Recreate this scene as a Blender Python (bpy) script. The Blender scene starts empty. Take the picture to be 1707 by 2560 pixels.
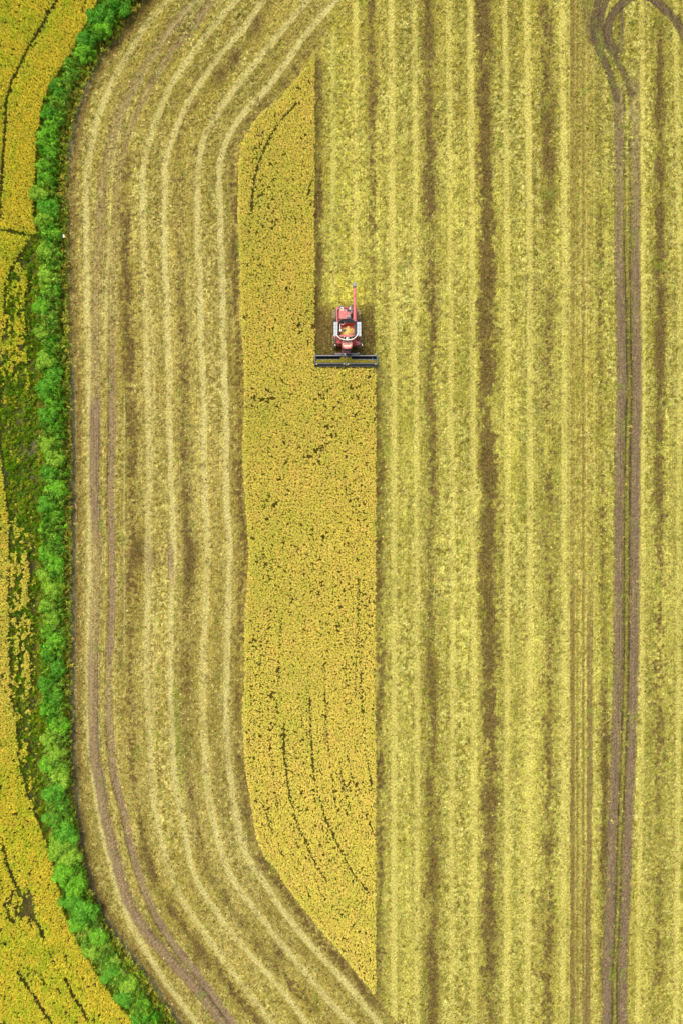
import bpy, bmesh, math, random
import numpy as np
from mathutils import Vector, Matrix
rng = np.random.default_rng(7)
random.seed(7)
S = 0.0479                      # metres per field unit (the layout is surveyed in units of 4.8 cm)
CAM_H = 75.0
scene = bpy.context.scene
COL = scene.collection

# ------------------------------------------------------------------ camera, sky, sun, exposure
cam = bpy.data.cameras.new('camera')
cam.sensor_fit = 'VERTICAL'; cam.sensor_height = 36.0; cam.sensor_width = 24.0
cam.lens = 36.0 * CAM_H / (2352 * S)
cam.clip_start = 1.0; cam.clip_end = 3000.0
camo = bpy.data.objects.new('camera', cam); COL.objects.link(camo)
camo.location = (0, 0, CAM_H); camo.rotation_euler = (0, 0, 0)
scene.camera = camo

SUN_EL, SUN_AZ = math.radians(62), math.radians(325)      # compass azimuth, from the upper left
world = bpy.data.worlds.new('World'); scene.world = world; world.use_nodes = True
wn, wl = world.node_tree.nodes, world.node_tree.links
wn.clear()
sky = wn.new('ShaderNodeTexSky'); sky.sky_type = 'NISHITA'; sky.sun_disc = False
sky.sun_elevation = SUN_EL; sky.sun_rotation = SUN_AZ
sky.air_density = 1.0; sky.dust_density = 6.0; sky.ozone_density = 1.0
hs = wn.new('ShaderNodeHueSaturation'); hs.inputs['Saturation'].default_value = 0.35
bg = wn.new('ShaderNodeBackground'); bg.inputs['Strength'].default_value = 0.15
wo = wn.new('ShaderNodeOutputWorld')
wl.new(sky.outputs[0], hs.inputs['Color']); wl.new(hs.outputs[0], bg.inputs['Color']); wl.new(bg.outputs[0], wo.inputs['Surface'])
sun = bpy.data.lights.new('sun', 'SUN'); sun.energy = 0.9; sun.angle = math.radians(30); sun.color = (1.0, 0.95, 0.87)
suno = bpy.data.objects.new('sun', sun); COL.objects.link(suno)
d = Vector((math.sin(SUN_AZ) * math.cos(SUN_EL), math.cos(SUN_AZ) * math.cos(SUN_EL), math.sin(SUN_EL)))
suno.rotation_euler = (-d).to_track_quat('-Z', 'Y').to_euler()
suno.location = d * 200
vs = scene.view_settings
vs.view_transform = 'Standard'; vs.look = 'None'; vs.exposure = 0.95; vs.gamma = 1.0; vs.use_curve_mapping = False

# ------------------------------------------------------------------ small helpers
K = 1.5
def lin(c):
    c = np.asarray(c, float) / 255.0
    return np.where(c <= 0.04045, c / 12.92, ((c + 0.055) / 1.055) ** 2.4)
def pal(r, g, b): return lin((r, g, b)) / K
def mixc(a, b, t): return a * (1 - t[:, None]) + b * t[:, None]
def sstep(a, b, x):
    t = np.clip((x - a) / (b - a), 0, 1)
    return t * t * (3 - 2 * t)
_lat = rng.random((512, 512))
def vn(x, y, sx, sy=None, seed=0):
    sy = sx if sy is None else sy
    u = x / sx + seed * 37.17 + 1000; v = y / sy + seed * 91.73 + 1000
    iu = np.floor(u).astype(int); iv = np.floor(v).astype(int)
    fu = u - iu; fv = v - iv
    fu = fu * fu * (3 - 2 * fu); fv = fv * fv * (3 - 2 * fv)
    a = _lat[iu & 511, iv & 511]; b = _lat[(iu + 1) & 511, iv & 511]
    c = _lat[iu & 511, (iv + 1) & 511]; e = _lat[(iu + 1) & 511, (iv + 1) & 511]
    return (a * (1 - fu) + b * fu) * (1 - fv) + (c * (1 - fu) + e * fu) * fv
def fbm(x, y, sx, sy=None, seed=0, n=3):
    sy = sx if sy is None else sy
    t = 0; w = 0
    for k in range(n):
        a = 0.55 ** k
        t = t + a * vn(x, y, sx / 2 ** k, sy / 2 ** k, seed + 5 * k); w += a
    return t / w
class Line:
    """x as a smooth function of y (field units), with its slope"""
    def __init__(s, pts):
        ys = np.array([p[1] for p in pts], float); xs = np.array([p[0] for p in pts], float)
        o = np.argsort(ys); ys = ys[o]; xs = xs[o]
        m0 = (xs[1] - xs[0]) / (ys[1] - ys[0]); m1 = (xs[-1] - xs[-2]) / (ys[-1] - ys[-2])
        ys = np.concatenate([[ys[0] - 500], ys, [ys[-1] + 500]])
        xs = np.concatenate([[xs[0] - 500 * m0], xs, [xs[-1] + 500 * m1]])
        s.g = np.arange(-520, 2880, 4.0)
        v = np.interp(s.g, ys, xs)
        k = np.hanning(15); k /= k.sum()
        s.x = np.convolve(np.pad(v, 7, mode='edge'), k, 'valid')
        s.c = 1 / np.sqrt(1 + np.gradient(s.x, 4.0) ** 2)
        s.a = np.cumsum(4.0 / s.c)
    def at(s, y): return np.interp(y, s.g, s.x)
    def dist(s, x, y): return (x - s.at(y)) * np.interp(y, s.g, s.c)
    def along(s, y): return np.interp(y, s.g, s.a)
def V(x): return Line([(x, 0), (x, 2352)])
def ramp(y, pts): return np.interp(y, [p[0] for p in pts], [p[1] for p in pts])
def polydist(x, y, pts):
    best = np.full(x.shape, 1e9)
    for (ax, ay), (bx, by) in zip(pts[:-1], pts[1:]):
        dx, dy = bx - ax, by - ay
        t = np.clip(((x - ax) * dx + (y - ay) * dy) / (dx * dx + dy * dy), 0, 1)
        best = np.minimum(best, np.hypot(x - ax - t * dx, y - ay - t * dy))
    return best

# ------------------------------------------------------------------ survey of the field (units of 4.8 cm, y down)
CROP_L = Line([(718,134),(695,165),(669,196),(631,237),(597,260),(577,289),(556,325),(550,361),(548,438),(548,515),(551,600),(553,717),(558,794),(562,846),(562,897),(561,949),(558,1026),(560,1078),(566,1176),(570,1228),(573,1279),(569,1344),(564,1408),(562,1485),(561,1563),(557,1627),(560,1692),(564,1763),(577,1840),(589,1923),(607,1964),(633,1995),(656,2034),(695,2085),(734,2132),(772,2176),(862,2288)])
L1 = Line([(767,5),(734,41),(695,88),(664,134),(618,198),(571,247),(535,291),(517,330),(507,366),(503,412),(506,490),(507,567),(512,640),(512,768),(517,897),(520,975),(519,1078),(521,1176),(525,1202),(529,1279),(525,1369),(523,1460),(520,1563),(520,1666),(525,1756),(538,1848),(548,1902),(561,1954),(582,1995),(610,2029),(633,2070),(669,2116),(708,2165),(747,2207),(790,2253),(865,2345)])
L2 = Line([(696,13),(659,57),(620,103),(582,150),(530,214),(496,265),(470,309),(458,361),(453,412),(453,490),(454,567),(459,640),(461,768),(468,897),(468,1026),(471,1155),(474,1202),(477,1279),(472,1382),(468,1485),(467,1588),(468,1691),(473,1776),(481,1840),(494,1905),(512,1969),(530,2013),(561,2059),(597,2103),(633,2152),(674,2201),(708,2240),(754,2297),(790,2335)])
L3 = Line([(605,0),(589,23),(551,75),(504,129),(471,175),(432,232),(409,284),(391,335),(380,370),(378,504),(378,588),(384,700),(388,840),(390,1000),(393,1100),(396,1176),(400,1260),(395,1350),(392,1450),(392,1600),(399,1776),(412,1853),(427,1918),(437,1982),(458,2034),(489,2083),(530,2142),(571,2188),(613,2235),(656,2284),(695,2338)])
L4 = Line([(530,15),(497,51),(458,103),(424,150),(393,193),(362,270),(337,340),(328,403),(330,554),(331,620),(337,800),(342,966),(343,1100),(341,1200),(339,1350),(337,1550),(345,1720),(354,1850),(372,1940),(394,2008),(412,2054),(437,2098),(471,2144),(502,2188),(546,2247),(582,2294),(618,2343)])
L4B = Line([(345,640),(350,760),(355,900),(350,1000),(346,1200),(352,1350),(354,1560),(352,1760),(358,1830)])
L5 = Line([(445,5),(391,67),(340,156),(297,227),(277,282),(262,353),(254,453),(252,554),(246,640),(243,800),(243,900)])
M5 = Line([(430,25),(395,63),(353,121),(315,186),(290,232),(264,290),(252,348),(239,390),(232,453),(229,554),(224,600),(222,764),(221,900),(219,960),(217,1100),(221,1176),(223,1300),(217,1450),(214,1554),(216,1660),(219,1763),(227,1776),(239,1864),(257,1939),(277,2015),(297,2078),(335,2141),(378,2191),(450,2270),(510,2345)])
M6 = Line([(483,8),(445,62),(395,113),(353,186),(325,234),(290,315),(275,378),(270,453),(263,554),(259,620),(258,800),(258,1000),(254,1160),(257,1250),(258,1400),(254,1480),(250,1560),(252,1660),(259,1763),(264,1790),(285,1864),(300,1939),(317,2002),(340,2065),(365,2116),(395,2165),(424,2201),(476,2266),(520,2330)])
L7 = Line([(385,5),(340,50),(297,121),(267,171),(247,214),(224,272),(212,322),(202,378),(199,453),(199,554),(199,690),(203,850),(207,966),(207,1100),(206,1250),(205,1500),(206,1700),(214,1776),(227,1851),(237,1914),(254,1977),(272,2053),(302,2128),(340,2191),(378,2254),(440,2335)])
D23 = Line([(592,57),(566,103),(535,139),(510,167),(463,219),(440,260),(415,310),(410,400),(414,520),(414,640),(419,691),(425,820),(427,923),(425,1000),(426,1103),(432,1253),(435,1331),(427,1434),(427,1563),(425,1692),(435,1802),(445,1866),(455,1918),(476,1982),(502,2041),(541,2098),(577,2137),(618,2196),(669,2253),(721,2317)])
D45 = Line([(300,330),(287,428),(290,529),(290,600),(293,700),(297,800),(299,880),(302,941),(305,1100),(309,1264),(303,1400),(300,1560),(303,1700),(308,1780),(318,1850),(333,1940),(352,2010),(388,2080),(430,2140),(470,2190),(530,2270),(590,2345)])
HL = Line([(232,-8),(201,50),(176,100),(144,150),(113,200),(93,265),(86,330),(83,400),(76,450),(80,500),(88,560),(88,640),(80,700),(86,760),(88,830),(93,900),(95,1000),(92,1100),(93,1300),(93,1500),(95,1600),(100,1700),(94,1763),(103,1840),(108,1920),(121,1980),(131,2040),(151,2100),(181,2170),(219,2230),(260,2290),(302,2340)])
HR = Line([(325,0),(285,50),(250,100),(207,150),(181,200),(164,265),(149,330),(141,400),(141,450),(149,500),(151,560),(154,640),(150,700),(149,760),(154,830),(161,900),(160,1100),(158,1400),(160,1600),(166,1700),(170,1763),(174,1840),(186,1920),(199,1980),(214,2040),(234,2100),(270,2170),(306,2230),(350,2290),(388,2340)])
PATH = Line([(334,0),(300,45),(268,90),(240,120),(222,155),(200,200),(183,245),(171,290),(163,340),(156,400),(158,500),(160,588),(160,700),(163,815),(167,880),(168,1000),(168,1176),(168,1350),(168,1500),(168,1650),(170,1763),(176,1840),(184,1905),(196,1980),(212,2040),(236,2100),(262,2140),(300,2190),(345,2250),(385,2310),(415,2352)])

RIGHT_LIGHT = [  # line, half width, strength along y
 (V(765), 7, [(0,.8),(670,1),(690,0)]), (V(816), 7, [(0,.9),(630,.9),(650,0)]),
 (Line([(897,0),(902,640),(905,1280),(904,2352)]), 8, [(0,1),(2352,1)]),
 (Line([(951,0),(953,640),(957,1280),(956,2352)]), 7, [(0,.9),(2352,.8)]),
 (Line([(1029,0),(1033,640),(1038,1280),(1036,2352)]), 7, [(0,.8),(2352,.8)]),
 (Line([(1078,0),(1083,640),(1086,1280),(1087,2352)]), 8, [(0,1),(2352,.8)]),
 (Line([(1158,0),(1164,640),(1162,2352)]), 7, [(0,1),(2352,1)]),
 (Line([(1208,0),(1216,640),(1215,1800),(1210,2352)]), 8, [(0,1),(2352,1)]),
 (Line([(1290,0),(1295,640),(1295,1800),(1290,2352)]), 8, [(0,1),(2352,.9)]),
 (Line([(1473,0),(1476,640),(1473,1700),(1466,2100),(1464,2352)]), 6, [(0,.9),(2352,1)]),
 (Line([(1550,0),(1560,640),(1556,1800),(1551,2352)]), 7, [(0,.8),(2352,1)]),
 (V(1345), 1.6, [(0,.6),(2352,.6)]), (V(1306), 1.5, [(0,.8),(2352,.8)]), (V(1363), 2.2, [(200,.5),(2352,.6)]),
]
LEFT_LIGHT = [(L1, 8, [(0,1),(2352,1)]), (L2, 8, [(0,.85),(2352,.9)]), (L3, 7.5, [(0,.8),(300,1),(2352,.9)]), (L4, 8, [(0,.7),(400,.9),(2352,.75)]),
 (L4B, 4, [(640,0),(700,.6),(1000,.7),(1250,.1),(1350,.6),(1760,.5),(1830,0)]),
 (L5, 4, [(0,.7),(700,.7),(900,.2),(960,0)]), (L7, 8, [(0,.7),(600,.9),(2352,1)]),
 (V(286), 2, [(850,0),(960,.8),(1500,.8),(1560,0)])]
MUDR_A = Line([(1416,205),(1421,250),(1421,400),(1420,588),(1424,700),(1427,890),(1422,1010),(1420,1160),(1419,1520),(1411,1763),(1404,1940),(1400,2090),(1393,2240),(1391,2352)])
MUDR_B = Line([(1456,205),(1459,400),(1459,640),(1463,890),(1459,1040),(1458,1176),(1456,1520),(1449,1763),(1440,1940),(1436,2090),(1429,2240),(1429,2352)])
LOOPS = [([(1376,-20),(1366,37),(1362,70),(1368,100),(1383,130),(1398,163),(1408,195),(1415,225)], 5.5, .85),
 ([(1396,-20),(1381,37),(1378,70),(1388,105),(1411,130),(1428,160),(1438,185),(1450,215)], 4.5, .8),
 ([(1411,115),(1400,95),(1396,75),(1398,50),(1411,25),(1428,8),(1451,-8),(1475,-14),(1501,-4),(1526,20),(1551,45),(1568,75),(1580,110)], 7, .95),
 ([(1427,25),(1426,120)], 4, .6), ([(1349,0),(1351,60),(1355,95)], 5, .5)]
DARKR = [  # line, half width, strength
 (V(854), 10, [(0,.9),(640,.7),(700,.3),(720,0)]),
 (V(733), 11, [(90,0),(140,.85),(690,1),(830,1),(850,0)]),
 (V(873), 10, [(830,0),(860,.75),(2352,.7)]),
 (Line([(980,0),(984,300),(988,640),(991,1280),(992,2352)]), 14, [(0,.75),(650,.9),(1100,.7),(2352,.85)]),
 (Line([(1110,0),(1112,300),(1119,640),(1120,1280),(1121,2000),(1122,2352)]), 17, [(0,1.1),(700,1.1),(2352,.95)]),
 (Line([(1250,0),(1258,300),(1258,1600),(1256,2352)]), 14, [(0,.75),(300,.9),(600,.6),(2352,.75)]),
 (Line([(1376,150),(1380,1000),(1385,1600),(1388,1800),(1383,2000),(1380,2352)]), 9, [(150,.3),(600,.6),(1500,.5),(1700,1),(2000,1),(2100,.5),(2352,.6)]),
 (Line([(1512,0),(1516,640),(1512,1280),(1510,2352)]), 12, [(0,.7),(150,.9),(640,1.1),(900,.9),(1200,.7),(2352,.6)]),
 (V(1443), 7, [(500,0),(700,.35),(2352,.3)]),
]
LEFT_DARK = [(Line(list(zip(CROP_L.x[::10] - 12 / CROP_L.c[::10], CROP_L.g[::10]))), 11, [(90,.4),(300,.7),(500,.95),(900,.6),(1100,.8),(1500,.6),(1900,.8),(2288,.85),(2340,.2)]),
 (D23, 12, [(0,.5),(600,.55),(1180,.7),(1250,1),(1330,.9),(1400,.5),(2352,.6)]),
 (D45, 11, [(300,0),(400,.7),(560,1),(1000,1.05),(1200,.8),(1320,.9),(1500,.6),(1700,.7),(2100,.9),(2352,.6)]),
 (Line([(484,219),(463,250),(440,310),(425,380)]), 6, [(180,0),(230,.4),(380,.4),(450,0)])]

C_OLIVE, C_STRAW, C_TAN = pal(164,156,62), pal(206,198,94), pal(190,172,96)
C_SOIL, C_MUD, C_MUDL, C_RUT = pal(104,80,46), pal(130,107,86), pal(152,126,98), pal(62,52,42)
C_TRK_L, C_TRK_R, C_GREEN, C_PATH_SHADOW = pal(208,196,126), pal(200,188,100), pal(120,140,42), pal(124,116,92)

def cover(x, y):
    """what covers the ground at field point (x, y): albedo, litter density, stub density, height, tyre-mark coordinates"""
    n = len(x)
    u = L1.dist(x, y) * S
    al = y * S
    left = 1 - sstep(-20, 20, x - np.maximum(CROP_L.at(y) + 10, 560) - 60 * (y < 134) - 140 * (y > 2288) * 0)
    left = np.where((x > CROP_L.at(y)), 0.0, 1.0)
    jit = (fbm(x, y, 9, 16, 3) - .5)
    big = fbm(x, y, 140, 320, 11)
    mid = fbm(x, y, 22, 60, 12)
    fine = vn(x, y, 4.2, 4.2, 13)
    base_r = mixc(C_OLIVE, C_STRAW, np.clip(.62 + (mid - .5) * 1.5 + (big - .5) * 1.4 + (fine - .5) * .5, 0, 1))
    base_l = mixc(pal(156,138,62), pal(194,176,94), np.clip(.55 + (mid - .5) * 1.5 + (big - .5) * 1.2 + (fine - .5) * .5, 0, 1))
    col = mixc(base_r, base_l, left)
    olive = np.clip(ramp(y, [(0,.8),(260,.6),(560,.2),(700,0),(1900,0),(2100,.25),(2352,.4)]) + (fbm(x, y, 90, 160, 17) - .5) * .9, 0, 1)
    col = mixc(col, pal(150,136,54), olive * .9)
    litter = .75 - .3 * olive + (mid - .5) * .9
    stub = np.full(n, .8)
    z = np.zeros(n)
    cl = vn(x, y, 5.5, 5.5, 14) * .6 + vn(x, y, 3.0, 3.0, 15) * .4
    rough = np.clip(.42 + (fbm(x, y, 60, 200, 16) - .5) * 2.2 + .25 * (1 - left), 0, 1)
    dkc = sstep(.50, .30, cl) * rough if False else (1 - sstep(.28, .50, cl)) * rough
    col = mixc(col, pal(122,112,44), dkc * .85)
    col = mixc(col, pal(226,218,130), sstep(.50, .72, cl) * rough * .7)
    litter += (cl - .5) * 1.2 * rough
    cross = np.where(left > .5, u, x * S)
    st1 = vn(cross, y * S, .42, 22, 19); st2 = vn(cross, y * S, 1.1, 34, 20)
    col = col * (1 + (st1 - .5) * .38 + (st2 - .5) * .30)[:, None]
    # soil showing through
    dk = np.zeros(n)
    for side, L in ((0, DARKR), (1, LEFT_DARK)):
        for ln, hw, st in L:
            d0 = ln.dist(x, y)
            w = hw * 1.42 * (1 + 1.2 * (fbm(x, y, 30, 70, int(hw) + 21) - .5))
            blotch = np.clip(.45 + 1.3 * fbm(x, y, 16, 46, int(hw) + 31, 2) - .1, 0, 1.2)
            m = np.exp(-(d0 / w) ** 2 * 1.1) * ramp(y, st) * blotch
            m *= (left if side else 1 - left)
            dk = np.maximum(dk, m)
    # bare strip behind the header
    hz = sstep(684, 712, y + 12 * jit * 2) * (1 - sstep(838, 846, y)) * sstep(718, 724, x) * (1 - sstep(852, 868, x + 20 * jit))
    dk = np.maximum(dk, hz * (.95 + .5 * fbm(x, y, 20, 20, 44)))
    blob = np.zeros(n)
    for bx_, by_, wx_, wy_ in ((318,1264,19,46),(441,1262,17,44),(352,1282,16,26),(590,60,22,40),(540,135,20,34),(506,175,18,30),(330,1960,14,40),(455,2190,18,40),(640,2180,16,40)):
        blob = np.maximum(blob, 1.0 * np.exp(-((x - bx_) / wx_) ** 2 - ((y - by_) / wy_) ** 2) * (.6 + .5 * fbm(x, y, 14, 30, 49)))
    # irregular blotches of bare soil in the headlands
    dk = np.maximum(dk, .55 * olive * sstep(.58, .8, fbm(x, y, 24, 30, 47)))
    dk = np.maximum(dk, .45 * sstep(.66, .82, fbm(x, y, 12, 34, 48)))
    dk = np.clip(dk, 0, 1.1); dk = .95 * sstep(.24, .95, dk + (cl - .5) * 1.6 * (dk > .04)); dk = np.maximum(dk, np.clip(blob * 1.15 - .25 * cl, 0, .92))
    soilc = mixc(pal(70,52,30) + 0 * col, pal(136,108,62) + 0 * col, np.clip(vn(x, y, 2.9, 2.9, 18) * .7 + .45 * (cl - .2), 0, 1) ** 1.5)
    col = mixc(col, soilc, np.clip(dk, 0, .97)); litter -= 1.05 * dk; stub *= 1 - .35 * dk
    # discharged straw right behind the machine
    cx = np.exp(-((x - 797) / 52) ** 4) * np.exp(-((y - 672) / 36) ** 2)
    cx2 = np.exp(-((x - 795) / 46) ** 4) * (1 - sstep(640, 690, y)) * .45
    ch = np.clip(cx + cx2, 0, 1)
    col = mixc(col, pal(206,194,70), ch * .8); litter += ch * .9
    # pressed light wheelings
    tr = np.zeros(n); tu = np.zeros(n); tv = np.zeros(n)
    lt = np.zeros(n)
    for side, L in ((0, RIGHT_LIGHT), (1, LEFT_LIGHT)):
        for ln, hw, st in L:
            d0 = ln.dist(x, y)
            ok = (left if side else 1 - left)
            if ln is L1: ok = 1 - sstep(-2, 12, x - 770) * (y < 60)
            m = (1 - sstep(hw * .6, hw * 1.25, np.abs(d0 + 3 * jit))) * ramp(y, st) * ok
            m = m * (.50 + .85 * fbm(x, y, 10, 60, int(hw) + 51, 2))
            upd = m > lt
            lt = np.where(upd, m, lt)
            tu = np.where(upd, d0 * S, tu); tv = np.where(upd, ln.along(y) * S if side else y * S, tv)
    lt = np.clip(lt, 0, 1)
    tl = mixc(C_TRK_R * 1.12 + 0 * col, C_TRK_L + 0 * col, left)
    col = mixc(col, tl, lt * np.where(left > .5, .88, .84))
    litter *= 1 - .9 * lt; stub *= 1 - .85 * lt; z -= .03 * lt
    tr = np.maximum(tr, lt * .55)
    # mud
    def mud(ln_d, hw, st, c, ruts=(), tread=.7, ln=None):
        nonlocal col, litter, stub, z, tr, tu, tv
        m = np.clip((1 - sstep(hw * .75, hw * 1.12, np.abs(ln_d + 4.5 * jit))) * st, 0, 1)
        m = np.clip(m * (.75 + .5 * fbm(x, y, 7, 60, 61, 2)), 0, 1)
        cc = mixc(c * .88 + 0 * col, c * 1.1 + 0 * col, fbm(x, y, 3, 90, 63, 2))
        col = mixc(col, cc, m)
        litter = litter * (1 - m); stub = stub * (1 - m); z = z - .06 * m
        for off, w, s in ruts:
            r = np.exp(-((ln_d - off + 1.0 * (vn(x, y, 50, 60, 66) - .5)) / w) ** 2) * s * np.clip(st, 0, 1) * (.5 + .7 * vn(x, y, 9, 30, 67))
            r = np.clip(r, 0, 1)
            col = mixc(col, C_RUT, r); z = z - .1 * r; litter = litter * (1 - r); stub = stub * (1 - r)
        up = m > .3
        tr = np.where(up, tread * m, tr); tu = np.where(up, ln_d * S, tu)
        if ln is not None: tv = np.where(up, ln.along(y) * S, tv)
    R = 1 - left
    mid_s = sstep(6, 11, MUDR_A.dist(x, y)) * sstep(6, 11, -MUDR_B.dist(x, y)) * ramp(y, [(300,0),(600,.8),(2352,.8)]) * R
    col = mixc(col, mixc(pal(92,80,44) + 0 * col, pal(160,148,62) + 0 * col, cl), np.clip(mid_s, 0, 1)); litter = litter * (1 - .8 * mid_s); stub = stub * (1 - .5 * mid_s)
    mud(MUDR_A.dist(x, y), 11.3, ramp(y, [(188,0),(205,.8),(420,.72),(600,.9),(700,1),(2352,1)]) * R, C_MUD, [(13.5, 2.6, 1.1), (8.5, 1.0, .3), (3, .9, .35), (-11, 1.3, .5)], .3, MUDR_A)
    mud(MUDR_B.dist(x, y), 10.8, ramp(y, [(130,0),(190,.6),(420,.72),(600,.9),(700,1),(2352,1)]) * R, C_MUD, [(-12.5, 2.6, 1.1), (-7, .9, .3), (5, .9, .3), (11, 1.3, .5)], .3, MUDR_B)
    mud(x - 1314, 5.5, ramp(y, [(0,.85),(120,.8),(240,.4),(1200,.3),(1400,.7),(1750,1),(2352,1)]) * R * 1.15, pal(98,76,52), [(11, 2.2, .9)], .2)
    mud(x - 1339, 3.2, ramp(y, [(0,.7),(2352,1)]) * R, pal(112,90,62), [], .2)
    mud(x - 1354 + (y > 1763) * (y - 1763) * .01, 6.5, ramp(y, [(0,.1),(1300,.15),(1480,1),(2352,1.2)]) * R, pal(104,84,60), [], .4)
    tanz = sstep(1306, 1310, x) * (1 - sstep(1358, 1366, x)) * .35
    col = mixc(col, pal(168,146,72), tanz * (1 - lt)); litter -= tanz
    for pts, hw, st in LOOPS:
        if True:
            sel = (y < 320) & (x > 1300)
            dd = np.full(n, 1e3); dd[sel] = polydist(x[sel], y[sel], pts)
            mud(dd, hw * 1.4, st * 1.1, pal(106,86,66), [(hw + 1.5, 1.6, .8), (0, 1.2, .6)], .4)
    Lf = left
    mud(M5.dist(x, y), 13, ramp(y, [(0,.45),(560,.5),(900,.5),(945,1),(1150,.95),(1300,.5),(1440,.6),(1560,.9),(2352,1)]) * Lf, C_MUDL, [(9, 1.5, .8), (4, 1.0, .5), (-3, .9, .45), (-9, 1.2, .4), (15, 1.2, .5)], .7, M5)
    mud(M6.dist(x, y), 9.5, ramp(y, [(0,.55),(300,.45),(500,.3),(640,.35),(800,.5),(940,.85),(1500,.9),(1560,.5),(1640,.9),(2352,1)]) * Lf, C_MUDL, [(-9, 1.5, .8), (-4, .9, .4), (2, .9, .45), (7, .9, .4)], .7, M6)
    mud(D23.dist(x, y) + 40, 8, np.exp(-((y - 1290) / 46) ** 2) * .8 * Lf, C_MUDL, [], .9, L3)
    mud(L4.dist(x, y) - 2, 6, np.exp(-((y - 1280) / 50) ** 2) * .6 * Lf, C_MUDL, [], .9, L4)
    # green regrowth
    g = np.exp(-((x - 408 - (y - 1650) * .06) / 7) ** 2) * ramp(y, [(1540,0),(1600,.8),(1800,.8),(1850,0)])
    g = np.maximum(g, .6 * sstep(.7, .85, fbm(x, y, 26, 40, 71)) * (1 - lt))
    g = np.maximum(g, .5 * np.exp(-((x - 770) / 14) ** 2) * (y < 640) * (fbm(x, y, 10, 60, 72)))
    col = mixc(col, C_GREEN, np.clip(g, 0, 1) * .75)
    # pale straw lump
    b = np.exp(-((x - 1327) / 9) ** 2 - ((y - 1318) / 9) ** 2)
    col = mixc(col, pal(214,194,110), b); litter += b
    # bank, path and neighbouring field
    dp = PATH.dist(x, y)
    toL = 1 - sstep(-12, -4, dp + 5 * jit)
    side = sstep(6, 40, -dp)
    pm = (1 - sstep(4.5, 8, np.abs(dp + 3.5 * jit))) * ramp(y, [(-20,.1),(100,.3),(160,.8),(350,.9),(400,.2),(800,.3),(880,.95),(2352,.95)])  # beside the upper hedge this grey also paints the hedge's shadow on bare ground
    pm = np.clip(pm * (.6 + .6 * fbm(x, y, 14, 50, 81)), 0, 1)
    edge = np.exp(-((dp - 13) / 9) ** 2) * (1 - pm)
    col = mixc(col, pal(132,106,58), np.clip(edge * (.3 + 1.0 * fbm(x, y, 16, 34, 82)), 0, .9)); litter -= edge * .4
    bank = mixc(pal(96,100,28) + 0 * col, pal(130,128,40) + 0 * col, fine)
    col = mixc(col, bank, toL)
    col = mixc(col, C_PATH_SHADOW * (.85 + .3 * fine[:, None]), pm)
    litter *= (1 - pm) * (1 - toL); stub *= (1 - pm) * (1 - toL); z = z - .1 * pm
    nb = 1 - sstep(-14, -4, HL.dist(x, y))
    weed = fbm(x, y, 16, 22, 83)
    nbc = mixc(pal(84,74,40) + 0 * col, pal(78,92,24) + 0 * col, sstep(.35, .6, weed))
    grey = sstep(.5, .72, fbm(x, y, 20, 40, 84)) * ramp(y, [(540,0),(600,.9),(660,.6),(900,.7),(1100,.8),(1200,.2),(1600,.1),(2352,0)])
    nbc = mixc(nbc, pal(112,106,80), grey)
    col = mixc(col, nbc, nb)
    rowm = np.cos(2 * np.pi * u / .30)
    col = col * (1 + .17 * (rowm * (1 - nb) * (1 - lt) * (1 - toL) * (1 - np.clip(pm, 0, 1))))[:, None]
    col = col * (1 + (vn(x, y, 2.4, 2.4, 91) - .5) * .7 * (1 - .6 * lt))[:, None]
    z = z + (fbm(x, y, 60, 60, 92) - .5) * .06 + (fine - .5) * .02
    tr = tr * (1 - toL) * (1 - pm)
    col = col * np.array([.82, .81, .77])
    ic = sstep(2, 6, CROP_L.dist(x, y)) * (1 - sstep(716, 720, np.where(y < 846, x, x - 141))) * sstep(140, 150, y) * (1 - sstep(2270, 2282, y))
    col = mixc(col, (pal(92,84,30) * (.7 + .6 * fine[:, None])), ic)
    return np.clip(col, .005, .8), np.clip(litter, 0, 1.2), np.clip(stub, 0, 1), z, tr, tu, tv, u, left

# ------------------------------------------------------------------ materials
def new_mat(name):
    m = bpy.data.materials.new(name); m.use_nodes = True
    nt = m.node_tree; nt.nodes.clear()
    out = nt.nodes.new('ShaderNodeOutputMaterial')
    return m, nt, out
def N(nt, t, **kw):
    n = nt.nodes.new(t)
    for k, v in kw.items():
        if k in ('op',): n.operation = v
        else: setattr(n, k, v)
    return n
def math_(nt, op, a, b=None, c=None):
    n = nt.nodes.new('ShaderNodeMath'); n.operation = op
    for i, v in enumerate((a, b, c)):
        if v is None: continue
        if isinstance(v, (int, float)): n.inputs[i].default_value = v
        else: nt.links.new(v, n.inputs[i])
    return n.outputs[0]
def mixrgb(nt, fac, a, b, blend='MIX'):
    n = nt.nodes.new('ShaderNodeMix'); n.data_type = 'RGBA'; n.blend_type = blend
    if isinstance(fac, (int, float)): n.inputs[0].default_value = fac
    else: nt.links.new(fac, n.inputs[0])
    for i, v in ((6, a), (7, b)):
        if isinstance(v, (tuple, list, np.ndarray)): n.inputs[i].default_value = (*[float(q) for q in v][:3], 1)
        else: nt.links.new(v, n.inputs[i])
    return n.outputs[2]
def attr(nt, name, typ='GEOMETRY'):
    n = nt.nodes.new('ShaderNodeAttribute'); n.attribute_name = name; n.attribute_type = typ
    return n

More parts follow.
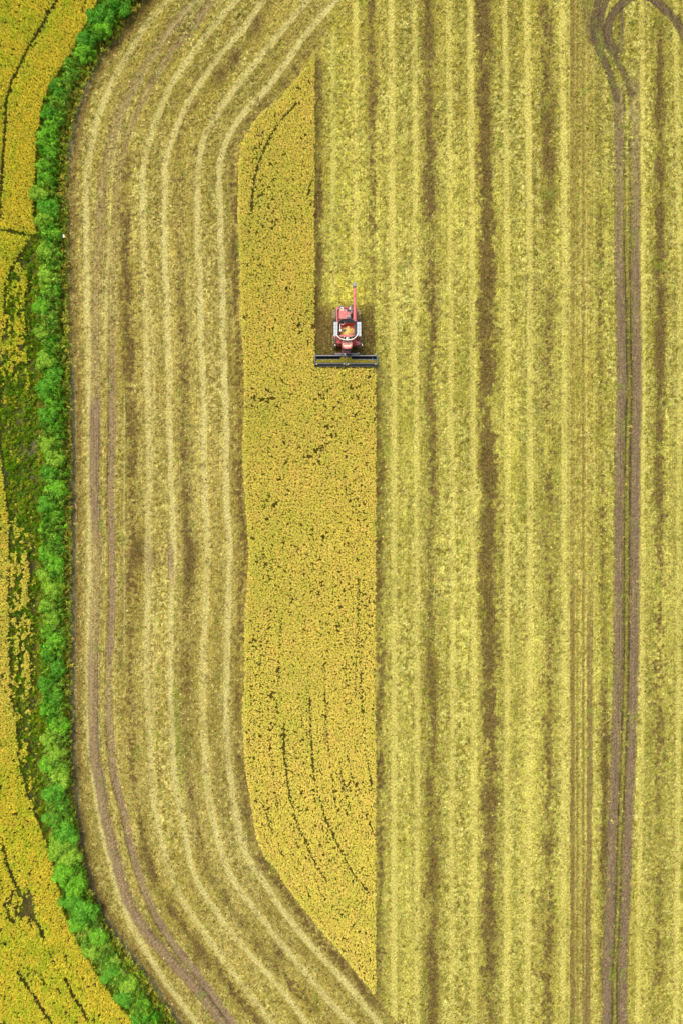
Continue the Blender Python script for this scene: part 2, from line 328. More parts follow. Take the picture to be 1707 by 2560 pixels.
def ground_material():
    m, nt, out = new_mat('field_surface')
    b = N(nt, 'ShaderNodeBsdfPrincipled'); b.inputs['Roughness'].default_value = .95
    b.inputs['Specular IOR Level'].default_value = .1
    nt.links.new(b.outputs[0], out.inputs[0])
    geo = N(nt, 'ShaderNodeNewGeometry')
    c = attr(nt, 'cover'); tr = attr(nt, 'tread'); uv = attr(nt, 'treadpos')
    sep = N(nt, 'ShaderNodeSeparateXYZ'); nt.links.new(uv.outputs['Vector'], sep.inputs[0])
    au = math_(nt, 'ABSOLUTE', sep.outputs[0])
    ph = math_(nt, 'ADD', math_(nt, 'MULTIPLY', sep.outputs[1], 2 * math.pi / .40), math_(nt, 'MULTIPLY', au, 15.0))
    wv = math_(nt, 'MULTIPLY', math_(nt, 'SINE', ph), tr.outputs['Fac'])
    n1 = N(nt, 'ShaderNodeTexNoise'); n1.inputs['Scale'].default_value = 5.5; n1.inputs['Detail'].default_value = 4; n1.inputs['Roughness'].default_value = .75
    n2 = N(nt, 'ShaderNodeTexNoise'); n2.inputs['Scale'].default_value = 8; n2.inputs['Detail'].default_value = 2
    for q in (n1, n2): nt.links.new(geo.outputs['Position'], q.inputs['Vector'])
    f = math_(nt, 'MULTIPLY_ADD', n1.outputs[0], 3.0, -.5)
    calm = math_(nt, 'MULTIPLY', tr.outputs['Fac'], -.55)
    g = math_(nt, 'ADD', f, math_(nt, 'MULTIPLY', wv, .24))
    g = math_(nt, 'MULTIPLY_ADD', math_(nt, 'SUBTRACT', g, 1.0), math_(nt, 'ADD', calm, 1.0), 1.0)
    comb = N(nt, 'ShaderNodeCombineXYZ')
    nt.links.new(g, comb.inputs[0]); nt.links.new(g, comb.inputs[1]); nt.links.new(math_(nt, 'POWER', g, 1.25), comb.inputs[2])
    cm = mixrgb(nt, 1.0, c.outputs['Color'], comb.outputs[0], 'MULTIPLY')
    # specks of green and russet
    cm = mixrgb(nt, math_(nt, 'MULTIPLY', math_(nt, 'GREATER_THAN', n2.outputs[0], .60), .45), cm, pal(120, 140, 40))
    cm = mixrgb(nt, math_(nt, 'MULTIPLY', math_(nt, 'LESS_THAN', n2.outputs[0], .40), .55), cm, pal(84, 60, 34))
    nt.links.new(cm, b.inputs['Base Color'])
    bp = N(nt, 'ShaderNodeBump'); bp.inputs['Strength'].default_value = .6; bp.inputs['Distance'].default_value = .06
    nt.links.new(math_(nt, 'ADD', n1.outputs[0], math_(nt, 'MULTIPLY', wv, .25)), bp.inputs['Height'])
    nt.links.new(bp.outputs[0], b.inputs['Normal'])
    return m

def blade_material(name, hi=1.35, lo=.55, trans=.25, alt=None, altf=.0):
    """colour comes from each clump's own tint, varied blade by blade"""
    m, nt, out = new_mat(name)
    t = attr(nt, 'tint', 'INSTANCER'); tone = attr(nt, 'tone')
    s = math_(nt, 'MULTIPLY_ADD', tone.outputs['Fac'], hi - lo, lo)
    comb = N(nt, 'ShaderNodeCombineXYZ')
    for i in range(3): nt.links.new(s, comb.inputs[i])
    c = mixrgb(nt, 1.0, t.outputs['Color'], comb.outputs[0], 'MULTIPLY')
    if alt is not None:
        fr = math_(nt, 'FRACT', math_(nt, 'MULTIPLY', tone.outputs['Fac'], 7.3))
        c = mixrgb(nt, math_(nt, 'MULTIPLY', math_(nt, 'GREATER_THAN', fr, 1 - altf), .75), c, alt)
    df = N(nt, 'ShaderNodeBsdfDiffuse'); tl = N(nt, 'ShaderNodeBsdfTranslucent'); mx = N(nt, 'ShaderNodeMixShader')
    mx.inputs[0].default_value = trans
    nt.links.new(c, df.inputs[0]); nt.links.new(c, tl.inputs[0])
    nt.links.new(df.outputs[0], mx.inputs[1]); nt.links.new(tl.outputs[0], mx.inputs[2]); nt.links.new(mx.outputs[0], out.inputs[0])
    return m

def leaf_material(name, c0, c1, trans=.3):
    m, nt, out = new_mat(name)
    tone = attr(nt, 'tone')
    c = mixrgb(nt, tone.outputs['Fac'], c0, c1)
    df = N(nt, 'ShaderNodeBsdfDiffuse'); tl = N(nt, 'ShaderNodeBsdfTranslucent'); mx = N(nt, 'ShaderNodeMixShader')
    mx.inputs[0].default_value = trans
    nt.links.new(c, df.inputs[0]); nt.links.new(c, tl.inputs[0])
    nt.links.new(df.outputs[0], mx.inputs[1]); nt.links.new(tl.outputs[0], mx.inputs[2]); nt.links.new(mx.outputs[0], out.inputs[0])
    return m

def paint(name, c, dust=(.42, .33, .2), dirt=.35, rough=.5, metal=0.0, scale=2.2):
    m, nt, out = new_mat(name)
    b = N(nt, 'ShaderNodeBsdfPrincipled'); b.inputs['Roughness'].default_value = rough; b.inputs['Metallic'].default_value = metal
    tc = N(nt, 'ShaderNodeTexCoord')
    n1 = N(nt, 'ShaderNodeTexNoise'); n1.inputs['Scale'].default_value = scale; n1.inputs['Detail'].default_value = 6; n1.inputs['Roughness'].default_value = .7
    nt.links.new(tc.outputs['Object'], n1.inputs['Vector'])
    mr = N(nt, 'ShaderNodeMapRange'); mr.inputs[1].default_value = .42; mr.inputs[2].default_value = .72
    nt.links.new(n1.outputs[0], mr.inputs[0])
    c2 = mixrgb(nt, math_(nt, 'MULTIPLY', mr.outputs[0], dirt), c, dust)
    nt.links.new(c2, b.inputs['Base Color'])
    rr = math_(nt, 'MULTIPLY_ADD', mr.outputs[0], .3, rough)
    nt.links.new(rr, b.inputs['Roughness'])
    nt.links.new(b.outputs[0], out.inputs[0])
    return m

# ------------------------------------------------------------------ the ground: one sheet of fine mesh, cut along the paths and field edges
def tag(o, label=None, cat=None, group=None, kind=None):
    if label: o['label'] = label
    if cat: o['category'] = cat
    if group: o['group'] = group
    if kind: o['kind'] = kind
    return o
def spaced(lim, step, far):
    a = list(np.arange(-lim, lim + step / 2, step)); s = step; b = a[-1]
    right = []
    while b < far:
        s *= 1.35; b += s; right.append(b)
    return np.array([-v for v in right[::-1]] + a + right)
gx = spaced(41.0, .135, 900); gy = spaced(61.0, .135, 900)
GX, GY = np.meshgrid(gx, gy)
px, py = GX.ravel(), GY.ravel()
fx, fy = 784 + px / S, 1176 - py / S
fyc = np.clip(fy, -480, 2800)
col, lit, stb, zz, tr, tu, tv, uu, lf = cover(fx, fyc)
W_, H_ = len(gx), len(gy)
idx = np.arange(W_ * H_).reshape(H_, W_)
quads = np.stack([idx[:-1, :-1], idx[:-1, 1:], idx[1:, 1:], idx[1:, :-1]], -1).reshape(-1, 4)
qx = px[quads].mean(1) / S + 784; qy = np.clip(1176 - py[quads].mean(1) / S, -480, 2800)
zone = np.zeros(len(quads), int)                                   # stubble field
dpq = PATH.dist(qx, qy)
zone[np.abs(dpq) < 6.5] = 1                                        # path
zone[(dpq <= -6.5)] = 2                                            # bank
zone[(HL.dist(qx, qy) < -6)] = 3                                   # neighbour
GM = ground_material()
def sheet(name, sel, label, cat):
    q = quads[sel]; used, inv = np.unique(q, return_inverse=True)
    me = bpy.data.meshes.new(name)
    me.vertices.add(len(used)); me.loops.add(inv.size); me.polygons.add(len(q))
    me.vertices.foreach_set('co', np.stack([px[used], py[used], zz[used]], 1).astype(np.float32).ravel())
    me.loops.foreach_set('vertex_index', inv.ravel().astype(np.int32))
    me.polygons.foreach_set('loop_start', (np.arange(len(q)) * 4).astype(np.int32))
    a = me.attributes.new('cover', 'FLOAT_COLOR', 'POINT'); a.data.foreach_set('color', np.concatenate([col[used], np.ones((len(used), 1))], 1).astype(np.float32).ravel())
    a = me.attributes.new('tread', 'FLOAT', 'POINT'); a.data.foreach_set('value', tr[used].astype(np.float32))
    a = me.attributes.new('treadpos', 'FLOAT_VECTOR', 'POINT'); a.data.foreach_set('vector', np.stack([tu[used], tv[used], 0 * tu[used]], 1).astype(np.float32).ravel())
    me.update(calc_edges=True)
    me.polygons.foreach_set('use_smooth', np.ones(len(q), bool))
    me.materials.append(GM)
    o = bpy.data.objects.new(name, me); COL.objects.link(o)
    return tag(o, label, cat, kind='structure')
sheet('field_ground', zone == 0, 'cut stubble field striped with pale wheelings, brown soil and mud ruts', 'field')
sheet('dirt_path', zone == 1, 'narrow bare grey brown path along the right side of the hedge', 'path')
sheet('ditch_bank', zone == 2, 'weedy green bank under the long hedge', 'bank')
sheet('neighbouring_field_ground', zone == 3, 'dark soil of the neighbouring field left of the hedge', 'field')
def ground_z(wx, wy):
    return (fbm(784 + wx / S, 1176 - wy / S, 60, 60, 92) - .5) * .06

# ------------------------------------------------------------------ scattered plants
def blades(nb, rad, h, w, droop, seed, flat=False, lean=1.0, foot=.3):
    """a tuft: nb bent blades from one foot. returns verts, faces, tone per vert"""
    r = np.random.default_rng(seed); vv, ff, tt = [], [], []
    for i in range(nb):
        a = r.random() * 2 * math.pi; da = np.array([math.cos(a), math.sin(a), 0]); pa = np.array([-da[1], da[0], 0])
        R = rad * (.35 + .75 * r.random()); hh = h * (.8 + .3 * r.random()); ww = w * (.6 + .8 * r.random())
        if flat:
            c = np.array([r.normal() * rad * .5, r.normal() * rad * .5, .02 + h * r.random()]); L = R
            p = [c - da * L, c + np.array([0, 0, .02]), c + da * L]
        else:
            f = np.array([r.normal() * .02, r.normal() * .02, 0])
            p = [f + da * R * .04 + [0, 0, hh * foot], f + da * R * .45 * lean + [0, 0, hh], f + da * R * lean + [0, 0, hh - droop * r.random()]]
        base = len(vv); t = r.random()
        for k, q in enumerate(p):
            wk = ww * (.75, 1, .35)[k]
            vv += [q - pa * wk / 2, q + pa * wk / 2]; tt += [t, t]
        ff += [(base, base + 1, base + 3, base + 2), (base + 2, base + 3, base + 5, base + 4)]
    return np.array(vv), ff, np.array(tt)
def scatter(name, protos, wx, wy, wz, rot, scl, tint, mat, label, cat):
    n = len(wx)
    pv = np.concatenate([p[0] for p in protos]); off = 0; faces = []; tone = []; pr = []
    for k, (v, f, t) in enumerate(protos):
        faces += [tuple(i + off for i in q) for q in f]; off += len(v); tone.append(t); pr += [k + 1] * len(v)
    co = np.concatenate([pv, np.stack([wx, wy, wz], 1)])
    me = bpy.data.meshes.new(name); me.from_pydata(co.tolist(), [], faces)
    P = len(pv)
    def put(nm, typ, key, arr, dim):
        full = np.zeros((P + n, dim), np.float32); full[P:] = arr.reshape(n, dim)
        a = me.attributes.new(nm, typ, 'POINT'); a.data.foreach_set(key, full.ravel())
    put('rot', 'FLOAT_VECTOR', 'vector', rot, 3); put('scl', 'FLOAT_VECTOR', 'vector', scl, 3)
    put('tint', 'FLOAT_COLOR', 'color', np.concatenate([tint, np.ones((n, 1))], 1), 4)
    a = me.attributes.new('tone', 'FLOAT', 'POINT'); tf = np.zeros(P + n, np.float32); tf[:P] = np.concatenate(tone); a.data.foreach_set('value', tf)
    a = me.attributes.new('proto', 'INT', 'POINT'); q = np.zeros(P + n, np.int32); q[:P] = pr; a.data.foreach_set('value', q)
    a = me.attributes.new('pid', 'INT', 'POINT'); q = np.zeros(P + n, np.int32); q[P:] = rng.integers(0, len(protos), n); a.data.foreach_set('value', q)
    me.materials.append(mat)
    o = bpy.data.objects.new(name, me); COL.objects.link(o)
    ng = bpy.data.node_groups.new(name, 'GeometryNodeTree')
    ng.interface.new_socket('Geometry', in_out='INPUT', socket_type='NodeSocketGeometry')
    ng.interface.new_socket('Geometry', in_out='OUTPUT', socket_type='NodeSocketGeometry')
    gi = ng.nodes.new('NodeGroupInput'); go = ng.nodes.new('NodeGroupOutput')
    def na(nm, typ):
        q = ng.nodes.new('GeometryNodeInputNamedAttribute'); q.data_type = typ; q.inputs['Name'].default_value = nm; return q.outputs['Attribute']
    cmp_ = ng.nodes.new('FunctionNodeCompare'); cmp_.data_type = 'INT'; cmp_.operation = 'GREATER_THAN'
    pa = na('proto', 'INT')
    ins = [s for s in cmp_.inputs if s.type == 'INT' and s.enabled]
    ng.links.new(pa, ins[0]); ins[1].default_value = 0
    sp = ng.nodes.new('GeometryNodeSeparateGeometry'); sp.domain = 'POINT'
    ng.links.new(gi.outputs[0], sp.inputs['Geometry']); ng.links.new(cmp_.outputs[0], sp.inputs['Selection'])
    si = ng.nodes.new('GeometryNodeSplitToInstances'); si.domain = 'FACE'
    ng.links.new(sp.outputs['Selection'], si.inputs['Geometry']); ng.links.new(pa, si.inputs['Group ID'])
    ip = ng.nodes.new('GeometryNodeInstanceOnPoints'); ip.inputs['Pick Instance'].default_value = True
    ng.links.new(sp.outputs['Inverted'], ip.inputs['Points']); ng.links.new(si.outputs['Instances'], ip.inputs['Instance'])
    ng.links.new(na('pid', 'INT'), ip.inputs['Instance Index'])
    e2r = ng.nodes.new('FunctionNodeEulerToRotation'); ng.links.new(na('rot', 'FLOAT_VECTOR'), e2r.inputs[0])
    ng.links.new(e2r.outputs[0], ip.inputs['Rotation']); ng.links.new(na('scl', 'FLOAT_VECTOR'), ip.inputs['Scale'])
    ng.links.new(ip.outputs[0], go.inputs[0])
    md = o.modifiers.new('scatter', 'NODES'); md.node_group = ng
    return tag(o, label, cat, kind='stuff')
def rots(n, tilt=.15):
    return np.stack([rng.normal(0, tilt, n), rng.normal(0, tilt, n), rng.random(n) * 2 * math.pi], 1)
def vary(c, n, s=.16, hue=.08):
    v = (1 + rng.normal(0, s, n)).clip(.45, 1.6)[:, None]
    h = 1 + rng.normal(0, hue, (n, 3))
    return np.clip(c * v * h, .004, .9)

# standing crop: jittered grid thinned by gaps
GAPS = [[(682,237),(649,271),(623,307),(605,348),(592,384),(584,417),(580,451),(579,482)],
 [(717,412),(710,435),(708,448)],
 [(651,1660),(654,1743),(659,1776),(664,1820),(672,1853),(682,1892),(698,1928),(716,1967),(734,2000),(750,2024)],
 [(711,1601),(713,1666),(717,1730),(721,1778),(734,1835),(747,1879),(765,1918),(783,1956),(803,1997),(826,2027),(849,2055)],
 [(822,1327),(823,1428),(826,1529),(831,1617),(836,1692),(841,1743),(849,1778),(857,1815)],
 [(744,1524),(746,1614),(746,1717)], [(780,1750),(783,1776),(796,1831),(806,1865)],
 [(836,1864),(849,1894),(859,1920)], [(605,1840),(613,1879),(626,1918)], [(551,605),(580,607),(608,611)], [(700,2035),(712,2060)]]
GAPW = [1.9, 1.6, 1.8, 1.6, 1.2, 1.2, 1.5, 1.2, 1.3, 1.5, 1.4]
GAPP = [1, .8, .9, .85, .6, .55, .7, .7, .7, .6, .6]
CH = .78
def jgrid(x0, x1, y0, y1, step):
    xs = np.arange(x0, x1, step); ys = np.arange(y0, y1, step)
    a, b = np.meshgrid(xs, ys); a = a.ravel() + rng.uniform(-.5, .5, a.size) * step; b = b.ravel() + rng.uniform(-.5, .5, b.size) * step
    return a, b
par = 1 - CH / CAM_H * 0.95
RX, RY = jgrid(-12.5, 4.5, -54, 51, .12)
ax, ay = 784 + RX / S / par, 1176 - RY / S / par
hx0, hx1 = 722, 862
inside = (ax > CROP_L.at(ay) + 2.5 * (vn(ax, ay, 7, 7, 5) - .5)) & (ay > 134) & (ay < 2290)
rightlim = np.where(ay < 846, hx0 + 2.6 * (vn(ax, ay, 8, 12, 6) - .5), hx1 + 3.6 * (vn(ax, ay, 6, 9, 7) - .5))
inside &= ax < rightlim
keep = np.ones(len(ax))
sp1 = vn(ax, ay, 3.9, 3.9, 101); zone1 = fbm(ax, ay, 70, 110, 102)
thr = .85 - .14 * sstep(.35, .75, zone1)
keep *= 1 - sstep(thr, thr + .04, sp1)
keep *= 1 - .8 * sstep(.84, .9, vn(ax, ay, 9, 9, 103)) * sstep(.45, .6, zone1)
for g, w, p in zip(GAPS, GAPW, GAPP):
    wob = 1.6 * (vn(ax, ay, 12, 12, 9) - .5)
    dd = polydist(ax + wob, ay, g)
    keep *= 1 - p * (1 - sstep(w * .75, w * 1.35, (dd - 1.1) * (.75 + .6 * vn(ax, ay, 6, 6, 104))))
# faint gaps along the drill rows
uc = L1.dist(ax, ay) * S
rown = vn(uc * 10, ay * S, 3, 3.2, 105)
keep *= 1 - .6 * (np.abs((uc / 1.05) % 1 - .5) < .12) * sstep(.5, .75, rown) * ramp(ay, [(0,.2),(1300,.4),(1500,1),(2352,.9)])
sel = inside & (rng.random(len(ax)) < keep)
RX, RY, ax, ay = RX[sel], RY[sel], ax[sel], ay[sel]
n = len(RX)
gold, yel, grn = pal(254,226,118), pal(248,234,104), pal(206,214,84)
m1 = fbm(ax, ay, 16, 26, 106); m2 = fbm(ax, ay, 90, 140, 107)
ct = mixc(gold + np.zeros((n, 3)), yel + np.zeros((n, 3)), np.clip(.5 + (m1 - .5) * 1.2 + rng.normal(0, .2, n), 0, 1))
ct = mixc(ct, grn, np.clip((m1 * .4 + m2 * .7 - .54) * 1.6 + rng.normal(0, .3, n), 0, .8))
ct = vary(ct, n, .11, .035)
CROP_MAT = blade_material('ripe_rice', 1.6, .85, .3, pal(170, 176, 70), .14)
crop_protos = [blades(12, .122, CH, .030, .06, 200 + k, foot=.88) for k in range(5)]
sc = rng.normal(1, .10, n).clip(.7, 1.25); scl = np.stack([sc * 1.05, sc * 1.05, rng.normal(1, .05, n).clip(.85, 1.12)], 1)
scatter('standing_rice', crop_protos, RX, RY, ground_z(RX, RY), rots(n, .07), scl, ct, CROP_MAT,
        'tall block of uncut golden rice in the middle of the stubble', 'crop')

# neighbouring field, left of the hedge
XD = Line([(90,480),(84,520),(72,540),(61,559),(44,586),(25,608),(19,631),(9,655),(7,692),(6,730),(3,800),(-6,850),(-6,1000),(4,1070),(15,1167),(19,1200),(19,1500),(25,1604),(38,1680),(43,1763),(76,1864),(101,1924),(118,1977),(136,2052),(150,2100)])
HGAP = [([(131,0),(113,25),(96,60),(68,103),(48,146),(28,186),(15,227),(13,264),(10,315),(6,378),(2,440),(-4,520)], 2.6, 1),
 ([(-10,524),(20,530),(45,535),(72,541)], 2.4, 1), ([(200,0),(186,30)], 1.6, .7), ([(38,235),(35,255)], 1.6, .7),
 ([(8,1940),(18,1990),(33,2027),(58,2073),(76,2103),(93,2136),(101,2161)], 2.6, .95),
 ([(108,2180),(131,2224),(140,2240)], 1.8, .7), ([(150,2250),(171,2292),(186,2315),(202,2345)], 2.4, .95),
 ([(10,2078),(33,2121)], 3, .7), ([(43,2234),(65,2267),(88,2305),(116,2347),(130,2370)], 2.6, 1), ([(66,2225),(90,2240),(105,2260)], 1.6, .7),
 ([(145,2310),(160,2340)], 1.4, .7), ([(0,2020),(6,2050)], 3, .7), ([(60,1800),(72,1828)], 2, .6)]
NX, NY = jgrid(-45, -20, -60, 60, .125)
bx, by = 784 + NX / S / par, 1176 - NY / S / par
hl = HL.at(by)
mid_zone = (by > 536) & (by < 2060)
dense = np.where(mid_zone, bx < XD.at(by) + 4 * (vn(bx, by, 8, 8, 110) - .5), bx < hl - 3 + 3 * (vn(bx, by, 8, 8, 110) - .5))
sparse = mid_zone & ~dense & (bx < hl - 11)
k2 = np.where(dense, 1.0, 0.0)
clump = vn(bx, by, 5.2, 7.5, 111) * .45 + vn(bx, by, 14, 24, 112) * .3 + vn(bx + .03 * by, by, 6.5, 70, 117) * .25
k2 = np.where(sparse, sstep(-.03, .03, clump - (1 - ramp(by, [(560,.30),(620,.4),(680,.52),(760,.48),(830,.46),(880,.3),(960,.24),(1120,.26),(1180,.34),(1240,.43),(1480,.47),(1560,.47),(1620,.36),(1680,.28),(1740,.42),(1860,.42),(2060,.4)]))), k2)
k2 = np.where(sparse & (bx > hl - 26), k2 * .2, k2); k2 = np.where(sparse, k2 * (.55 + .45 * (clump > .6)), k2)
z2 = fbm(bx, by, 50, 80, 113)
k2 *= 1 - sstep(.80 - .1 * sstep(.5, .7, z2), .86, vn(bx, by, 6, 6, 114)) * (1 - .8 * ((hl - bx < 70) & (by < 520)))
thin = np.exp(-((bx - 48) / 34) ** 2 - ((by - 2085) / 48) ** 2)
k2 *= 1 - .95 * sstep(.42, .54, clump) * sstep(.2, .5, thin) 
for g, w, p in HGAP:
    dd = polydist(bx + 1.6 * (vn(bx, by, 12, 12, 9) - .5), by, g)
    k2 *= 1 - p * (1 - sstep(w * .75, w * 1.35, (dd - 1.8) * (.7 + .7 * vn(bx, by, 6, 6, 115))))
s2 = rng.random(len(bx)) < k2
NX, NY, bx, by = NX[s2], NY[s2], bx[s2], by[s2]
n = len(NX)
m1 = fbm(bx, by, 14, 20, 116); near = np.exp(-((HL.at(by) - bx - 25) / 40) ** 2) * ((by < 520) | (by > 1950))
ct = mixc(pal(242,222,72) + np.zeros((n, 3)), pal(222,224,62) + np.zeros((n, 3)), np.clip(.5 + (m1 - .5) * 3 - near * .6, 0, 1))
ct = mixc(ct, pal(180,190,50), np.clip((m1 - .62) * 3 + rng.normal(0, .15, n) - near * .3, 0, .8))
ct = mixc(ct, pal(250,224,124), np.clip(ramp(by, [(1100,0),(1300,.4),(1600,.4),(1800,0)]) + np.zeros(n), 0, 1))
ct = vary(ct, n, .16, .05)
sc = rng.normal(1, .10, n).clip(.7, 1.25); scl = np.stack([sc * 1.05, sc * 1.05, rng.normal(1, .05, n).clip(.85, 1.12)], 1)
scatter('neighbouring_rice', crop_protos, NX, NY, ground_z(NX, NY), rots(n, .07), scl, ct, CROP_MAT,
        'ripe orange yellow rice of the neighbouring field left of the hedge', 'crop')

# stubble and straw
def sample_field(nper, x0, x1, y0, y1):
    n = int(nper * (x1 - x0) * (y1 - y0))
    wx = rng.uniform(x0, x1, n); wy = rng.uniform(y0, y1, n)
    x, y = 784 + wx / S, 1176 - wy / S
    return wx, wy, x, y
wx, wy, x, y = sample_field(24, -38, 43, -60, 60)
near_crop = (x > CROP_L.at(y) - 1) & (x < np.where(y < 846, 723, 864)) & (y > 132) & (y < 2292)
m = (PATH.dist(x, y) > -8) & ~near_crop
wx, wy, x, y = wx[m], wy[m], x[m], y[m]
col_, lit_, stb_, z_, tr_, _, _, u_, lf_ = cover(x, y)
p = stb_ * (.25 + .75 * (np.cos(2 * np.pi * u_ / .30) > -.15)) * .62
m = rng.random(len(x)) < p
wx1, wy1, c1, z1, l1 = wx[m], wy[m], col_[m], z_[m], lf_[m]
n = len(wx1)
r1 = rng.random(n)
c1 = mixc(c1 * 1.2, pal(136,150,44), (r1 < .24) * .65)
c1 = mixc(c1, pal(104,74,38), (r1 > .76) * .8)
STUB_MAT = blade_material('stubble', 1.45, .55, .2)
scatter('rice_stubble', [blades(9, .10, .15, .02, .05, 300 + k) for k in range(4)], wx1, wy1, z1 - .01, rots(n, .1),
        np.stack([rng.normal(1, .2, n).clip(.5, 1.5)] * 3, 1), vary(c1, n, .30, .08), STUB_MAT, 'short cut rice stubble standing in drill rows across the field', 'stubble')
m = rng.random(len(x)) < np.clip(lit_, 0, 1.1) * .70 * (.35 + 1.1 * (fbm(x, y, 5, 7, 130, 2) > .5))
wx2, wy2, c2, z2_, l2 = wx[m], wy[m], col_[m], z_[m], lf_[m]
n = len(wx2)
pale = mixc(pal(216,204,108) + np.zeros((n, 3)), pal(214,196,116) + np.zeros((n, 3)), l2)
c2 = mixc(c2, pale, np.clip(.62 + rng.normal(0, .3, n), 0, 1))
r2 = rng.random(n); c2 = mixc(c2, pal(150,160,50), (r2 < .13) * .6); c2 = mixc(c2, pal(124,96,54), (r2 > .86) * .75)
scatter('loose_straw', [blades(9, .125, .08, .022, 0, 320 + k, flat=True) for k in range(5)], wx2, wy2, z2_ + .03, rots(n, .08),
        np.stack([rng.normal(1, .25, n).clip(.5, 1.6)] * 3, 1), vary(c2, n, .19, .05), blade_material('straw', 1.3, .7, .15), 'pale loose straw scattered over the stubble', 'straw')

# weeds: right flank of the hedge, and the bare strip of the neighbouring field
def weeds(name, wx, wy, tint, h, label, seed):
    n = len(wx)
    scatter(name, [blades(12, .18, h, .05, .12, seed + k, foot=.6) for k in range(3)], wx, wy, ground_z(wx, wy) - .02, rots(n, .15),
            np.stack([rng.normal(1, .25, n).clip(.5, 1.7)] * 3, 1), tint, WEED_MAT, label, 'weeds')
WEED_MAT = blade_material('weeds', 1.5, .5, .3)
wx, wy, x, y = sample_field(26, -52, -8, -62, 62)
par1 = 1 - .6 / CAM_H
x, y = 784 + wx / S / par1, 1176 - wy / S / par1
dr = HR.dist(x, y)
m = (dr > -40) & (PATH.dist(x, y) < -4 + 6 * (vn(x, y, 8, 8, 140) - .5)) & (HL.dist(x, y) > 6)
m &= rng.random(len(x)) < np.where(dr < -25, .3, .97)
a_, b_, xx, yy = wx[m], wy[m], x[m], y[m]
n = len(a_); t = fbm(xx, yy, 8, 12, 141)
ct = mixc(pal(150,178,50) + np.zeros((n, 3)), pal(224,208,84) + np.zeros((n, 3)), sstep(.42, .68, t * .8 + .2 * rng.random(n)) * .8)
weeds('bank_weeds', a_, b_, vary(ct, n, .22, .1), .62, 'olive and yellow weeds along the right foot of the hedge', 400)
m = (x < HL.at(y) + 8) & ((y > 538) & (y < 2010) & (x > XD.at(y) + 2) | (HL.at(y) - x < 7))
t = fbm(x, y, 14, 22, 142)
m &= rng.random(len(x)) < .3 + .7 * sstep(.34, .5, t)
a_, b_, xx, yy = wx[m], wy[m], x[m], y[m]; n = len(a_)
ct = mixc(pal(96,138,24) + np.zeros((n, 3)), pal(150,164,34) + np.zeros((n, 3)), np.clip((fbm(xx, yy, 10, 10, 143) - .4) * 3 + rng.normal(0, .2, n), 0, 1))
weeds('field_edge_weeds', a_, b_, vary(ct, n, .22, .1), .28, 'dark green weeds in the thin patch of the neighbouring rice', 410)

wx, wy, x, y = sample_field(22, -52, -8, -62, 62)
par2 = 1 - 1.2 / CAM_H
x, y = 784 + wx / S / par2, 1176 - wy / S / par2
m = (rng.random(len(x)) < np.where(y < 480, .75, 1)) & (HL.dist(x, y) > 4 + 8 * vn(x, y, 9, 9, 147)) & (HR.dist(x, y) < -15 + 8 * (vn(x, y, 9, 9, 145) - .5))
a_, b_, xx, yy = wx[m], wy[m], x[m], y[m]; n = len(a_)
hv = np.clip(vn(xx, yy, 60, 90, 148) * 1.4 - .3, 0, 1)
ct = mixc(pal(92,164,38) + np.zeros((n, 3)), pal(166,212,66) + np.zeros((n, 3)), np.clip((fbm(xx, yy, 10, 10, 146) - .35) * 2 + rng.normal(0, .2, n), 0, 1))
ct = mixc(ct, pal(190,206,90), hv * .35 + (rng.random(n) < .08) * .5)
scatter('hedge_undergrowth', [blades(18, .24, 1.25, .055, .35, 430 + k, foot=.7) for k in range(3)], a_, b_, ground_z(a_, b_), rots(n, .15),
        np.stack([rng.normal(1, .2, n).clip(.6, 1.5)] * 3, 1), vary(ct, n, .22, .1), WEED_MAT, 'tall green undergrowth filling the gaps between the hedge shrubs', 'undergrowth')

# ------------------------------------------------------------------ the hedge: single shrubs
def me_from(name, v, f, tone=None, mat=None):
    me = bpy.data.meshes.new(name); me.from_pydata([tuple(q) for q in v], [], f)
    if tone is not None:
        a = me.attributes.new('tone', 'FLOAT', 'POINT'); a.data.foreach_set('value', np.asarray(tone, np.float32))
    if mat: me.materials.append(mat)
    return me
def crown_mesh(seed, mat):
    r = np.random.default_rng(seed); vv, ff, tt = [], [], []
    lobes = []
    for i in range(int(r.integers(18, 24))):
        a = r.random() * 2 * math.pi; d = r.random() ** .6 * .85
        lobes.append((math.cos(a) * d * 1.1, math.sin(a) * d * 1.1, 1.2 + .42 * r.random() - .3 * d, .22 + .24 * r.random(), r.random()))
    for (cx, cy, cz, R, lt) in lobes:
        for i in range(int(640 * R * R / .2)):
            q = r.normal(size=3); q /= np.linalg.norm(q)
            if q[2] < -.5: continue
            rr = R * (.62 + .58 * r.random())
            c = np.array([cx, cy, cz]) + q * rr * [1, 1, .85]
            nrm = q + r.normal(size=3) * .45; nrm /= np.linalg.norm(nrm)
            t1 = np.cross(nrm, r.normal(size=3)); t1 /= np.linalg.norm(t1); t2 = np.cross(nrm, t1)
            L = .06 + .08 * r.random(); wd = L * .5
            b = len(vv); vv += [c - t1 * L, c + t2 * wd, c + t1 * L, c - t2 * wd]; ff.append((b, b + 1, b + 2, b + 3))
            tn = np.clip(.10 + .30 * lt + .6 * r.random() + .12 * (rr / R - .9), 0, 1); tt += [tn] * 4
    return me_from('foliage', vv, ff, tt, mat)
